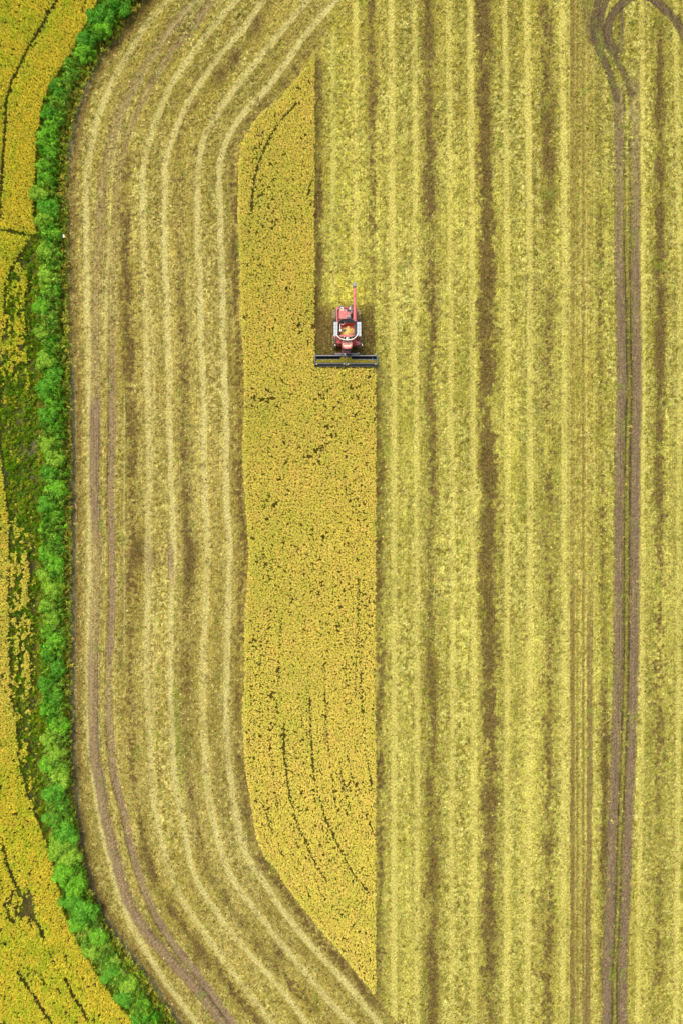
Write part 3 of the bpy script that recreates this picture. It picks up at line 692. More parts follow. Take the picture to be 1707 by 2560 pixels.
def trunk_mesh(seed, mat):
    r = np.random.default_rng(seed); bm = bmesh.new()
    def limb(p, q, r0, r1):
        d = (q - p); L = d.length; M = d.to_track_quat('Z', 'Y').to_matrix().to_4x4(); M.translation = (p + q) / 2
        bmesh.ops.create_cone(bm, cap_ends=True, segments=7, radius1=r0, radius2=r1, depth=L, matrix=M)
    top = Vector((r.normal() * .05, r.normal() * .05, .6)); limb(Vector((0, 0, -.1)), top, .07, .05)
    for i in range(5):
        a = i * 1.26 + r.random(); limb(top, Vector((math.cos(a) * .5, math.sin(a) * .5, 1.2 + .3 * r.random())), .045, .015)
    me = bpy.data.meshes.new('stem'); bm.to_mesh(me); bm.free(); me.materials.append(mat); return me
BARK = paint('bark', (.11, .08, .05), (.2, .16, .1), .5, .9)
TONES = [('dark green', leaf_material('leaf_dark', pal(58,128,32), pal(132,204,66))),
         ('fresh bright green', leaf_material('leaf_bright', pal(82,160,30), pal(168,232,70))),
         ('bluish green', leaf_material('leaf_bluish', pal(72,144,34), pal(144,214,70))),
         ('lime tinged', leaf_material('leaf_lime', pal(112,172,34), pal(196,232,84)))]
crowns = {(t, k): crown_mesh(900 + t * 10 + k, TONES[t][1]) for t in range(4) for k in range(3)}
stems = [trunk_mesh(50 + k, BARK) for k in range(3)]
ORD = lambda k: str(k) + ('th' if 10 <= k % 100 <= 20 else {1: 'st', 2: 'nd', 3: 'rd'}.get(k % 10, 'th'))
spots = []
yy = -70.0; i = 0
while yy < 2430:
    l, r_ = float(HL.at(yy)) - 2, float(HR.at(yy)) - 9; c_ = float(np.interp(yy, HL.g, HL.c))
    wdt = (r_ - l) * c_
    off = (.5 + (.13 if i % 2 else -.13) + random.uniform(-.06, .06))
    size = random.uniform(.86, 1.12) * min(wdt, 78) / 62 * .95
    spots.append((l + (r_ - l) * (off - .06), yy, size))
    yy += random.uniform(27, 36) * c_; i += 1
PH = {}
names_size = lambda s: 'big' if s > 1.06 else ('small' if s < .90 else 'middling')
vis = [k for k, (sx, sy, sz) in enumerate(spots) if 0 <= sy <= 2352]
order = {k: j + 1 for j, k in enumerate(vis)}
for k, (sx, sy, sz) in enumerate(spots):
    f = 1 - 1.35 * sz / CAM_H
    X, Y = (sx - 784) * S * f, (1176 - sy) * S * f
    nb = vn(np.array([float(sy)]), np.array([0.]), 110, 1, 200)[0] + random.uniform(-.25, .25)
    t = 0 if nb < .28 else (2 if nb < .5 else (1 if nb < .78 else 3))
    if sy < 260: t = random.choice([0, 0, 1])
    if 480 < sy < 660: t = random.choice([3, 1, 3])
    if 920 < sy < 1200 or sy > 2080: t = random.choice([3, 1, 2, 1])
    root = bpy.data.objects.new('hedge_shrub', None); COL.objects.link(root)
    root.location = (X, Y, float(ground_z(np.array([X]), np.array([Y]))[0])); root.rotation_euler = (0, 0, random.uniform(0, 6.28)); 
    root.scale = (sz, sz, sz * random.uniform(.85, 1.15)); root.empty_display_size = .3
    place = ('standing ' + ORD(order[k]) + ' from the top end of the hedge') if k in order else ('%s beyond the %s end of the hedge in view' % ((ORD(vis[0] - k), 'upper') if sy < 0 else (ORD(k - vis[-1]), 'lower')))
    tag(root, '%s %s rounded shrub %s' % (names_size(sz), TONES[t][0], place), 'shrub', 'shrubs of the long hedge between the fields')
    fo = bpy.data.objects.new('foliage', crowns[(t, random.randrange(3))]); COL.objects.link(fo); fo.parent = root
    st = bpy.data.objects.new('stem', stems[k % 3]); COL.objects.link(st); st.parent = root

# ------------------------------------------------------------------ marker post at the foot of the hedge
def link(name, bm_or_me, mat, parent=None, smooth=False):
    if isinstance(bm_or_me, bmesh.types.BMesh):
        me = bpy.data.meshes.new(name); bmesh.ops.recalc_face_normals(bm_or_me, faces=bm_or_me.faces); bm_or_me.to_mesh(me); bm_or_me.free()
    else: me = bm_or_me
    if smooth:
        me.polygons.foreach_set('use_smooth', [True] * len(me.polygons))
        me.set_sharp_from_angle(angle=math.radians(35))
    if mat: me.materials.append(mat)
    o = bpy.data.objects.new(name, me); COL.objects.link(o)
    if parent: o.parent = parent
    return o
def box(bm, x0, x1, y0, y1, z0, z1, bev=0.0):
    M = Matrix.Translation(((x0 + x1) / 2, (y0 + y1) / 2, (z0 + z1) / 2)) @ Matrix.Diagonal((abs(x1 - x0), abs(y1 - y0), abs(z1 - z0), 1))
    r = bmesh.ops.create_cube(bm, size=1, matrix=M)
    if bev:
        es = list({e for v in r['verts'] for e in v.link_edges})
        bmesh.ops.bevel(bm, geom=es, offset=bev, segments=2, affect='EDGES', profile=.6)
    return bm
def cyl(bm, p, q, r0, r1=None, seg=14, caps=True):
    p, q = Vector(p), Vector(q); d = q - p
    M = d.to_track_quat('Z', 'Y').to_matrix().to_4x4(); M.translation = (p + q) / 2
    bmesh.ops.create_cone(bm, cap_ends=caps, segments=seg, radius1=r0, radius2=r0 if r1 is None else r1, depth=d.length, matrix=M)
def tube(bm, pts, r, seg=8):
    for a, b in zip(pts[:-1], pts[1:]): cyl(bm, a, b, r, r, seg)
def prism(bm, pts, z0, z1):
    a = [bm.verts.new((*p, z0)) for p in pts]; b = [bm.verts.new((*p, z1)) for p in pts]
    n = len(pts); bm.faces.new(a[::-1]); bm.faces.new(b)
    for i in range(n): bm.faces.new((a[i], a[(i + 1) % n], b[(i + 1) % n], b[i]))
B = bmesh.new
WHITE = paint('white_paint', (.62, .60, .55), (.5, .42, .3), .2, .5)
TANP = paint('tan_board', (.52, .34, .18), (.3, .2, .12), .3, .8)
mx, my = (145.5 - 784) * S * .986, (1176 - 544) * S * .986
post = bpy.data.objects.new('marker_board', None); COL.objects.link(post); post.location = (mx, my, 0); post.rotation_euler = (math.radians(-3), math.radians(5), math.radians(8))
tag(post, 'small white and tan marker board leaning at the right foot of the hedge', 'marker')
b = B(); box(b, -.09, .02, -.16, .18, 1.05, 1.09, .01); link('white_board', b, WHITE, post)
b = B(); box(b, .025, .13, -.18, .12, 1.03, 1.07, .01); link('tan_board', b, TANP, post)
b = B(); cyl(b, (0, 0, -.15), (0, 0, 1.05), .025); link('stake', b, BARK, post)

# ------------------------------------------------------------------ combine harvester
RED = paint('faded_red_paint', (.38, .035, .04), (.50, .30, .20), .35, .45)
PINK = paint('sun_bleached_red_paint', (.50, .085, .08), (.50, .24, .19), .5, .6)
DRED = paint('dark_red_paint', (.30, .035, .04), (.30, .2, .13), .4, .6)
ORED = paint('tank_inside_red', (.60, .05, .02), (.55, .25, .1), .3, .5)
GREY = paint('pale_grey_sheet', (.31, .33, .35), (.36, .32, .26), .4, .6)
DGREY = paint('dark_grey_sheet', (.07, .085, .10), (.25, .22, .17), .35, .55)
NAVY = paint('blue_black_steel', (.022, .034, .048), (.16, .15, .11), .3, .45)
STEEL = paint('worn_steel', (.13, .135, .14), (.22, .18, .12), .4, .5, .2)
BLACK = paint('black_rubber', (.02, .02, .02), (.16, .12, .07), .45, .85)
MUDDY = paint('muddy_rubber', (.045, .035, .025), (.42, .34, .15), .9, .9, 0, 5)
CREAM = paint('cream_strip', (.74, .64, .46), (.6, .42, .3), .3, .6)
YELL = paint('yellow_reflector', (.85, .55, .02), (.5, .4, .1), .1, .4)
GLASS = paint('smoked_glass', (.03, .035, .04), (.2, .18, .14), .25, .12)
CX, CY = .585, 19.4
har = bpy.data.objects.new('combine_harvester', None); COL.objects.link(har); har.location = (CX, CY, 0)
tag(har, 'faded red combine harvester with open grain tank cutting the edge of the standing rice', 'combine harvester')
def Wx(zx, h): return (zx * .005893 - 4.114) * (1 - h / CAM_H) - CX
def Wy(zy, h): return (26.4 - zy * .005893) * (1 - h / CAM_H) - CY
def zbox(bm, x0, x1, y0, y1, z0, z1, bev=0): return box(bm, Wx(x0, z1), Wx(x1, z1), Wy(y1, z1), Wy(y0, z1), z0, z1, bev)
# body: side walls round an open engine deck
b = B(); zbox(b, 612, 975, 905, 1330, .75, 2.25, .03); link('body', b, RED, har)
for xa, xb in ((609, 628), (962, 980)):
    b = B(); zbox(b, xa, xb, 655, 925, .9, 2.62, .015); link('side_wall', b, PINK, har)
b = B(); zbox(b, 628, 962, 700, 925, .8, 2.05, .02); link('engine_deck', b, NAVY, har)
b = B(); zbox(b, 653, 800, 715, 872, 2.052, 2.70, .05); h = link('engine_hood', b, PINK, har)
b = B(); zbox(b, 720, 724, 735, 868, 2.702, 2.712); link('hood_seam', b, DRED, h)
b = B(); tube(b, [(Wx(770, 2.75), Wy(770, 2.75), 2.74), (Wx(750, 2.75), Wy(800, 2.75), 2.74), (Wx(785, 2.75), Wy(840, 2.75), 2.74)], .012); link('hose', b, BLACK, h)
b = B(); prism(b, [(Wx(802, 2.6), Wy(872, 2.6)), (Wx(862, 2.6), Wy(872, 2.6)), (Wx(862, 2.6), Wy(760, 2.6)), (Wx(802, 2.6), Wy(730, 2.6))], 2.052, 2.56); link('engine_side_hood', b, PINK, har)
b = B(); zbox(b, 670, 742, 700, 714, 2.052, 2.62, .02); link('radiator_cowl', b, CREAM, har)
b = B(); zbox(b, 648, 706, 662, 698, 1.6, 2.45, .02); link('chaff_box', b, STEEL, har)
b = B(); zbox(b, 744, 800, 690, 728, 2.052, 2.5, .02); link('gear_box', b, STEEL, har)
b = B(); zbox(b, 612, 850, 652, 660, 2.35, 2.5, .01); link('rear_rail', b, PINK, har)
b = B(); zbox(b, 738, 820, 676, 684, 2.1, 2.3, .01); link('rear_rail', b, DRED, har)
b = B(); zbox(b, 640, 745, 628, 650, 1.0, 1.6, .04); link('rear_hood', b, DGREY, har)
b = B(); zbox(b, 845, 862, 655, 700, 1.9, 2.5, .01); link('rear_bracket', b, CREAM, har)
b = B(); tube(b, [(Wx(690, 2.4), Wy(676, 2.4), 2.48), (Wx(716, 2.4), Wy(668, 2.4), 2.52), (Wx(730, 2.4), Wy(690, 2.4), 2.48)], .05, 10); link('drive_pipe', b, CREAM, har)
b = B(); cyl(b, (Wx(728, 2.4), Wy(664, 2.4), 2.3), (Wx(728, 2.4), Wy(664, 2.4), 2.5), .07); link('cap', b, DRED, har)
b = B(); zbox(b, 640, 960, 664, 700, .7, 1.55, .02); link('straw_hood', b, DRED, har)
b = B(); zbox(b, 790, 866, 802, 852, 2.57, 2.76, .03); link('exhaust_box', b, STEEL, har)
# pre-cleaner cylinder and exhaust pipe
xc = Wx(883, 2.9)
b = B(); cyl(b, (xc, Wy(780, 2.9), 2.86), (xc, Wy(632, 2.9), 2.86), .125, .125, 20); cyl(b, (xc, Wy(632, 2.9), 2.86), (xc, Wy(614, 2.9), 2.86), .125, .07, 20); af = link('air_cleaner', b, DGREY, har, True)
b = B(); cyl(b, (xc, Wy(615, 2.9), 2.86), (Wx(886, 2.9), Wy(576, 2.9), 2.92), .03); link('nozzle', b, BLACK, af)
for zy in (650, 700, 752):
    b = B(); cyl(b, (xc, Wy(zy, 2.9), 2.86), (xc, Wy(zy + 7, 2.9), 2.86), .133, .133, 20); link('strap', b, STEEL, af)
b = B(); box(b, xc - .1, xc + .1, Wy(770, 2.9), Wy(640, 2.9), 2.052, 2.74, .01); link('air_cleaner_bracket', b, NAVY, har)
b = B(); tube(b, [(xc, Wy(780, 2.9), 2.86), (Wx(880, 2.8), Wy(815, 2.8), 2.8), (Wx(868, 2.7), Wy(850, 2.7), 2.7)], .06, 10); link('intake_hose', b, BLACK, har)
# unloading auger folded back
xa = Wx(940, 3.05)
b = B(); cyl(b, (xa, Wy(885, 3.0), 2.95), (xa, Wy(285, 3.1), 3.10), .135, .135, 24); au = link('unloading_auger', b, PINK, har, True)
b = B(); cyl(b, (xa, Wy(296, 3.1), 3.10), (xa, Wy(268, 3.1), 3.10), .175, .175, 24); link('collar', b, NAVY, au)
b = B(); box(b, xa - .165, xa + .165, Wy(282, 3.1), Wy(192, 3.1), 2.85, 3.24, .05); link('spout', b, STEEL, au)
for zy in (835, 640, 470):
    b = B(); cyl(b, (xa, Wy(zy, 3.0), 2.96 + (835 - zy) * .00028), (xa, Wy(zy - 7, 3.0), 2.96 + (835 - zy) * .00028), .15, .15, 24); link('flange', b, RED, au)
b = B(); cyl(b, (xa, Wy(890, 3), 1.6), (xa, Wy(890, 3), 3.0), .17, .17, 18); link('auger_elbow', b, RED, har, True)
b = B(); cyl(b, (xa - .05, Wy(700, 3), 2.0), (xa - .02, Wy(700, 3), 2.86), .03); link('auger_rest', b, NAVY, har)
# grain tank: red box and flared flaps
ix0, ix1, iy0, iy1 = Wx(660, 3.0), Wx(935, 3.0), Wy(1205, 3.0), Wy(955, 3.0)
t = .03
gt = bpy.data.meshes.new('grain_tank')
b = B()
for (a0, a1, c0, c1) in ((ix0 - t, ix0, iy0 - t, iy1 + t), (ix1, ix1 + t, iy0 - t, iy1 + t), (ix0, ix1, iy1, iy1 + t), (ix0, ix1, iy0 - t, iy0)):
    box(b, a0, a1, c0, c1, 2.0, 3.0)
box(b, ix0, ix1, iy0, iy1, 1.96, 2.0)
tank = link('grain_tank', b, ORED, har)
f0 = lambda zx, zy, h=3.55: (Wx(zx, h), Wy(zy, h), h)
inner = {'rl': (ix0, iy1, 3.0), 'rr': (ix1, iy1, 3.0), 'fl': (ix0, iy0, 3.0), 'fr': (ix1, iy0, 3.0)}
def flap(pts, mat, parent=tank, name='flap', th=.02):
    b = B(); top = [b.verts.new(Vector(p) + Vector((0, 0, 0))) for p in pts]; b.faces.new(top)
    bmesh.ops.solidify(b, geom=list(b.faces), thickness=th); return link(name, b, mat, parent)
flap([inner['rl'], inner['rr'], f0(883, 873), f0(717, 873)], DGREY)
flap([inner['rr'], (Wx(968, 3.3), Wy(930, 3.3), 3.3), f0(883, 873)], DGREY, name='corner_gusset')
flap([inner['rl'], f0(717, 873), (Wx(638, 3.3), Wy(930, 3.3), 3.3)], DGREY, name='corner_gusset')
flap([inner['rr'], inner['fr'], (Wx(985, 3.3), Wy(1170, 3.3), 3.3), (Wx(975, 3.3), Wy(940, 3.3), 3.3)], DGREY)
flap([inner['rl'], (Wx(632, 3.3), Wy(940, 3.3), 3.3), (Wx(628, 3.3), Wy(1170, 3.3), 3.3), inner['fl']], DGREY)
fr_ = [(1002, 1140), (985, 1180), (955, 1220), (912, 1250), (850, 1264), (795, 1267), (740, 1262), (695, 1248), (650, 1218), (618, 1180), (603, 1140)]
frp = [f0(a, c, 3.45) for a, c in fr_]
ninn = [(inner['fr'][0] + (inner['fl'][0] - inner['fr'][0]) * k / 10, iy0 - .01, 3.0) for k in range(11)]
b = B(); va = [b.verts.new(p) for p in frp]; vb = [b.verts.new(p) for p in ninn]
for k in range(10): b.faces.new((va[k], va[k + 1], vb[k + 1], vb[k]))
bmesh.ops.solidify(b, geom=list(b.faces), thickness=.02); link('front_flap', b, GLASS, tank)
b = B(); tube(b, frp, .045, 10); link('rim', b, WHITE, tank, True)
b = B(); tube(b, [f0(640, 928, 3.4), f0(717, 871, 3.58), f0(883, 871, 3.58), f0(966, 928, 3.4)], .022, 8); link('rim', b, STEEL, tank)
for zx, zy in ((745, 1210), (690, 1212), (910, 1212), (880, 1214), (830, 1212)):
    b = B(); tube(b, [(Wx(zx, 3.05), iy0, 3.03), f0(zx + (zx - 797) * .18, 1256, 3.45)], .016, 6); link('strut', b, CREAM, tank)
for zx in (745, 850):
    b = B(); tube(b, [(Wx(zx, 3.02), iy1 + .01, 3.03), f0(zx, 880, 3.54)], .014, 6); link('strut', b, STEEL, tank)
b = B(); zbox(b, 783, 819, 1216, 1250, 3.25, 3.45, .02); link('beacon_box', b, WHITE, tank)
for sx in ((558, 629), (985, 1061)):
    b = B(); zbox(b, sx[0], sx[1], 930, 1196, 3.22, 3.27, .01); w = link('tank_cover', b, GREY, tank)
    for zy in (995, 1060, 1128):
        b = B(); zbox(b, sx[0] + 3, sx[1] - 3, zy, zy + 4, 3.272, 3.285); link('rib', b, STEEL, w)
    xm = sum(sx) / 2
    b = B(); zbox(b, xm - 2, xm + 2, 934, 1192, 3.286, 3.296); link('seam', b, STEEL, w)
# inside the tank
b = B(); cyl(b, (Wx(702, 2.9), Wy(1092, 2.9), 2.88), (Wx(778, 2.9), Wy(1074, 2.9), 2.92), .085, .085, 16); link('levelling_auger', b, NAVY, tank, True)
b = B(); tube(b, [(Wx(690, 2.9), Wy(985, 2.9), 2.95), (Wx(735, 2.9), Wy(985, 2.9), 2.95), (Wx(752, 3.0), Wy(965, 3.0), 3.05), (Wx(752, 3.3), Wy(925, 3.3), 3.3)], .016); link('hose', b, CREAM, tank)
b = B(); zbox(b, 668, 680, 965, 1060, 2.6, 2.98, .01); link('inner_ladder', b, CREAM, tank)
b = B(); zbox(b, 664, 692, 1062, 1110, 2.4, 2.96, .02); link('filler_box', b, CREAM, tank)
b = B(); zbox(b, 905, 922, 1125, 1150, 2.4, 2.9, .01); link('level_sensor', b, NAVY, tank)
# cab
b = B()
rp = [(705, 1262), (905, 1262), (903, 1330), (896, 1385), (884, 1412), (862, 1427), (800, 1432), (742, 1427), (722, 1412), (712, 1385), (706, 1330)]
prism(b, [(Wx(a, 2.95), Wy(c, 2.95)) for a, c in rp][::-1], 2.80, 2.93)
bmesh.ops.bevel(b, geom=[e for e in b.edges if all(v.co.z > 2.9 for v in e.verts)], offset=.04, segments=2, affect='EDGES')
roof = link('cab_roof', b, RED, har)
for k, zx in enumerate((727, 749, 771, 793, 815, 837, 859, 881)):
    b = B(); tube(b, [(Wx(zx, 2.95), Wy(1275, 2.95), 2.945), (Wx(zx + (800 - zx) * .10, 2.95), Wy(1352 + 10 * (1 - abs(zx - 804) / 80), 2.95), 2.945)], .017, 6); link('roof_rib', b, CREAM, roof)
b = B(); tube(b, [(Wx(a, 2.95), Wy(c, 2.95), 2.945) for a, c in ((722, 1340), (732, 1372), (752, 1392), (800, 1402), (852, 1392), (872, 1372), (884, 1340))], .024, 6); link('roof_trim', b, CREAM, roof)
b = B(); zbox(b, 745, 862, 1366, 1384, 2.932, 2.955, .01); link('light_bar', b, CREAM, roof)
for zx in (760, 785, 820, 845):
    b = B(); cyl(b, (Wx(zx, 2.95), Wy(1375, 2.95), 2.955), (Wx(zx, 2.95), Wy(1375, 2.95), 2.975), .022); link('lamp', b, DRED, roof)
b = B(); zbox(b, 716, 892, 1268, 1412, 1.25, 2.797, .04); cab = link('cab', b, GLASS, har)
for a, c in ((714, 1266), (893, 1266), (726, 1404), (882, 1404)):
    b = B(); x_, y_ = Wx(a, 2.7), Wy(c, 2.7); box(b, x_ - .03, x_ + .03, y_ - .03, y_ + .03, 1.2, 2.795, .008); link('cab_pillar', b, DRED, cab)
# shoulders and platforms
b = B(); prism(b, [(Wx(612, 2.4), Wy(1195, 2.4)), (Wx(640, 2.4), Wy(1250, 2.4)), (Wx(700, 2.4), Wy(1285, 2.4)), (Wx(905, 2.4), Wy(1285, 2.4)), (Wx(960, 2.4), Wy(1245, 2.4)), (Wx(980, 2.4), Wy(1195, 2.4))], 1.5, 2.9); link('tank_front_wall', b, RED, har)
b = B(); zbox(b, 632, 702, 1292, 1352, 1.35, 1.5, .02); link('left_platform', b, DRED, har)
b = B(); zbox(b, 905, 945, 1290, 1355, 1.3, 1.45, .02); link('right_platform', b, DRED, har)
b = B(); zbox(b, 945, 1034, 1285, 1352, 1.3, 1.85, .03); st = link('step_box', b, PINK, har)
b = B(); zbox(b, 952, 1000, 1294, 1322, 1.852, 1.87, .005); link('tread_plate', b, GREY, st)
for k in range(4):
    b = B(); zbox(b, 1008, 1036, 1296 + k * 12, 1302 + k * 12, .5 + k * .24, .53 + k * .24); link('step', b, NAVY, st)
b = B(); cyl(b, (Wx(1038, 1.7), Wy(1335, 1.7), 1.62), (Wx(1090, 1.7), Wy(1335, 1.7), 1.62), .12, .12, 16); link('tool_drum', b, STEEL, har, True)
b = B(); tube(b, [(Wx(1000, 2), Wy(1352, 2), 1.5), (Wx(1075, 2), Wy(1368, 2), 2.1)], .015); link('mirror_arm', b, BLACK, har)
b = B(); zbox(b, 1074, 1094, 1350, 1372, 1.95, 2.2, .02); link('mirror', b, CREAM, har)
b = B(); tube(b, [(Wx(700, 2), Wy(1352, 2), 1.8), (Wx(590, 2), Wy(1362, 2), 2.1)], .015); link('mirror_arm', b, BLACK, har)
b = B(); zbox(b, 572, 592, 1352, 1368, 1.95, 2.2, .02); link('mirror', b, CREAM, har)
b = B(); zbox(b, 562, 588, 1200, 1300, .9, 1.3, .02); link('left_guard', b, STEEL, har)
b = B(); cyl(b, (Wx(545, 1.5), Wy(1305, 1.5), 1.4), (Wx(545, 1.5), Wy(1305, 1.5), 1.5), .04); link('side_lamp', b, YELL, har)
b = B(); zbox(b, 530, 612, 1195, 1212, 1.3, 1.34, .01); link('mudguard', b, DRED, har)
b = B(); zbox(b, 980, 1058, 1195, 1215, 1.3, 1.34, .01); link('mudguard', b, DRED, har)
# wheels
def wheel(x, y, r, w, rubber):
    b = B(); prof = [(-.5, .62), (-.5, .88), (-.40, .97), (0, 1.0), (.40, .97), (.5, .88), (.5, .62)]
    seg = 36; rings = []
    for k in range(seg):
        a = 2 * math.pi * k / seg; rings.append([b.verts.new((x + p[0] * w, y + math.cos(a) * p[1] * r, r + .0 + math.sin(a) * p[1] * r)) for p in prof])
    for k in range(seg):
        A, Bq = rings[k], rings[(k + 1) % seg]
        for j in range(len(prof) - 1): b.faces.new((A[j], A[j + 1], Bq[j + 1], Bq[j]))
    tyre = link('tyre', b, rubber, har, True)
    tyre.name = 'tyre'
    b = B()
    for k in range(20):
        for s in (-1, 1):
            a0 = 2 * math.pi * (k + (.5 if s > 0 else 0)) / 20
            pts = []
            for (u_, da, rr) in ((.03, 0, 1.0), (.46, -.17, .955)):
                a = a0 + da
                pts.append((x + s * u_ * w, a, rr))
            vs_ = []
            for (xx_, a, rr) in pts:
                for dd in (-.045, .045):
                    for hh in (-.01, .055):
                        q = r * (rr + hh); vs_.append(b.verts.new((xx_, y + math.cos(a + dd) * q, r + math.sin(a + dd) * q)))
            v = vs_
            for q in ((0, 1, 3, 2), (4, 6, 7, 5), (0, 4, 5, 1), (2, 3, 7, 6), (1, 5, 7, 3), (0, 2, 6, 4)): b.faces.new([v[i] for i in q])
    link('lugs', b, MUDDY2, tyre)['kind'] = 'stuff'
    b = B(); cyl(b, (x - w * .3, y, r), (x + w * .3, y, r), r * .64, r * .64, 24); cyl(b, (x - w * .42, y, r), (x + w * .42, y, r), r * .22, r * .22, 12); link('rim', b, CREAM, tyre)
MUDDY2 = paint('lug_mud', (.20, .16, .07), (.46, .38, .16), .8, .9, 0, 4)
for x_ in (-1.36, 1.34): wheel(x_, Wy(1290, .9), .68, .46, BLACK)
for x_ in (-1.37, 1.28): wheel(x_, Wy(800, .9), .60, .44, MUDDY)
b = B(); cyl(b, (-1.2, Wy(1290, .9), .68), (1.2, Wy(1290, .9), .68), .11); link('front_axle', b, NAVY, har)
b = B(); cyl(b, (-1.2, Wy(800, .9), .6), (1.15, Wy(800, .9), .6), .09); link('rear_axle', b, NAVY, har)
# feeder house
b = B(); ya, yb = Wy(1440, 1.2), Wy(1512, .95)
x0, x1 = Wx(706, 1.2), Wx(864, 1.2)
v = [b.verts.new(p) for p in ((x0, ya + .6, 1.1), (x1, ya + .6, 1.1), (x1, ya + .6, 1.75), (x0, ya + .6, 1.75), (x0, yb, .45), (x1, yb, .45), (x1, yb, 1.0), (x0, yb, 1.0))]
for q in ((0, 1, 5, 4), (3, 7, 6, 2), (0, 3, 2, 1), (4, 5, 6, 7), (0, 4, 7, 3), (1, 2, 6, 5)): b.faces.new([v[i] for i in q])
fd = link('feeder_house', b, RED, har)
zf = lambda yv: 1.0 + (yv - yb) / (ya + .6 - yb) * .75
for k in range(5):
    yv = yb + .06 + k * .075
    b = B(); M = [(x0 + .07, yv, zf(yv) + .012), (x1 - .07, yv, zf(yv) + .012)]; cyl(b, M[0], M[1], .022, .022, 6); link('grille_bar', b, STEEL, fd)
# ------------------------------------------------------------------ header
hb0, hb1 = Wx(200, .95), Wx(1380, .95)
hd = B(); box(hd, hb0, hb1, Wy(1572, .95), Wy(1552, .95), .25, .95, .01); head = link('header_back', hd, NAVY, har)
for a, c, mm in ((212, 690, STEEL), (884, 1368, STEEL)):
    b = B(); zbox(b, a, c, 1551, 1566, .952, .985, .006); link('top_edge', b, mm, head)
b = B(); y_f = Wy(1730, .35)
v = [b.verts.new(p) for p in ((hb0, Wy(1571, .9), .9), (hb1, Wy(1571, .9), .9), (hb1, Wy(1610, .4), .30), (hb0, Wy(1610, .4), .30), (hb1, y_f, .16), (hb0, y_f, .16))]
b.faces.new((v[0], v[1], v[2], v[3])); b.faces.new((v[3], v[2], v[4], v[5])); bmesh.ops.solidify(b, geom=list(b.faces), thickness=.02)
link('trough', b, NAVY, head)
b = B(); cyl(b, (hb0 + .1, Wy(1645, .6), .56), (hb1 - .1, Wy(1645, .6), .56), .13, .13, 16)
agr = link('feed_auger', b, DGREY, head, True)
b = B()
for s in (-1, 1):
    for k in range(int(2.9 / .03)):
        a0 = k * .42; xx_ = s * (3.25 - k * .03) + (hb0 + hb1) / 2; xn = s * (3.25 - (k + 1) * .03) + (hb0 + hb1) / 2; a1 = (k + 1) * .42
        P_ = lambda xq, a, r_: (xq, Wy(1645, .6) + math.cos(a * s) * r_, .56 + math.sin(a * s) * r_)
        b.faces.new([b.verts.new(q) for q in (P_(xx_, a0, .12), P_(xn, a1, .12), P_(xn, a1, .26), P_(xx_, a0, .26))])
link('flighting', b, STEEL, agr)
# reel: front tube with bats and tines, carried by arms
ry, rz = Wy(1712, 1.0), 1.0
for s0, s1 in ((228, 770), (812, 1350)):
    b = B(); cyl(b, (Wx(s0, 1), ry, rz), (Wx(s1, 1), ry, rz), .085, .085, 14); rl = link('reel_tube', b, NAVY, head, True)
    for k in range(5):
        a = k * 2 * math.pi / 5 + .35; yy_, z__ = ry + math.cos(a) * .26, rz - .2 + math.sin(a) * .26
        if z__ > 1.05: continue
        b = B(); cyl(b, (Wx(s0 + 8, 1), yy_, z__), (Wx(s1 - 8, 1), yy_, z__), .016, .016, 6); bt = link('reel_bat', b, DGREY, rl)
    b = B()
    xs_ = np.linspace(Wx(s0 + 15, 1), Wx(s1 - 15, 1), 17)
    for q in xs_: cyl(b, (q, ry - .06, rz), (q, ry - .22, rz - .34), .009, .009, 5)
    link('tines', b, DGREY, rl)['kind'] = 'stuff'
for zx, w_ in ((212, 24), (1362, 30)):
    b = B(); xx_ = Wx(zx, .8)
    yb_, yf_ = Wy(1535, .9), Wy(1738, .9)
    box(b, xx_ - w_ * .0028, xx_ + w_ * .0028, yf_, yb_, .15, 1.02, .02); ep = link('end_panel', b, NAVY, head)
    b = B(); cyl(b, (xx_, yf_ + .02, .55), (xx_, yf_ - .28, .25), .07, .015, 8); link('divider_point', b, STEEL, ep)
    b = B(); tube(b, [(xx_, Wy(1560, 1), 1.05), (xx_, Wy(1712, 1), 1.06)], .03); link('reel_arm', b, DGREY, ep)
for zx in (240, 738, 824, 1332):
    b = B(); zbox(b, zx - 5, zx + 5, 1705, 1728, 1.05, 1.10, .01); link('reflector', b, YELL, head)
b = B(); tube(b, [(Wx(788, 1.1), Wy(1520, 1.1), 1.12), (Wx(788, 1.1), Wy(1640, 1.1), 1.14), (Wx(788, 1.1), Wy(1735, 1), 1.02), (Wx(788, .8), Wy(1768, .8), .75)], .03); link('centre_arm', b, STEEL, head)
b = B(); zbox(b, 770, 812, 1690, 1748, .8, 1.09, .02); link('reel_bearing', b, NAVY, head)
b = B(); zbox(b, 565, 1022, 1510, 1528, 1.0, 1.10, .015); bk = link('top_beam', b, DGREY, head)
b = B(); zbox(b, 1013, 1022, 1498, 1528, 1.102, 1.16, .005); link('beam_end', b, GREY, bk)
for k, zx in enumerate((632, 668)):
    b = B(); zbox(b, zx, zx + 16, 1513, 1524, 1.102, 1.14, .005); link('valve', b, PINK, bk)
for pts in (((555, 1566), (700, 1566), (692, 1532), (590, 1532)), ((885, 1566), (1022, 1566), (985, 1532), (895, 1532))):
    b = B(); prism(b, [(Wx(a, 1.0), Wy(c, 1.0)) for a, c in pts], .96, 1.02); link('shield_plate', b, DGREY, head)
b = B(); zbox(b, 750, 772, 1522, 1538, 1.10, 1.2, .01); link('work_light', b, WHITE, bk)
b = B(); tube(b, [(Wx(700, 1.1), Wy(1552, 1.1), 1.1), (Wx(755, 1.2), Wy(1552, 1.1), 1.18), (Wx(785, 1.2), Wy(1580, 1.1), 1.18)], .018); link('hose', b, GREY, head)
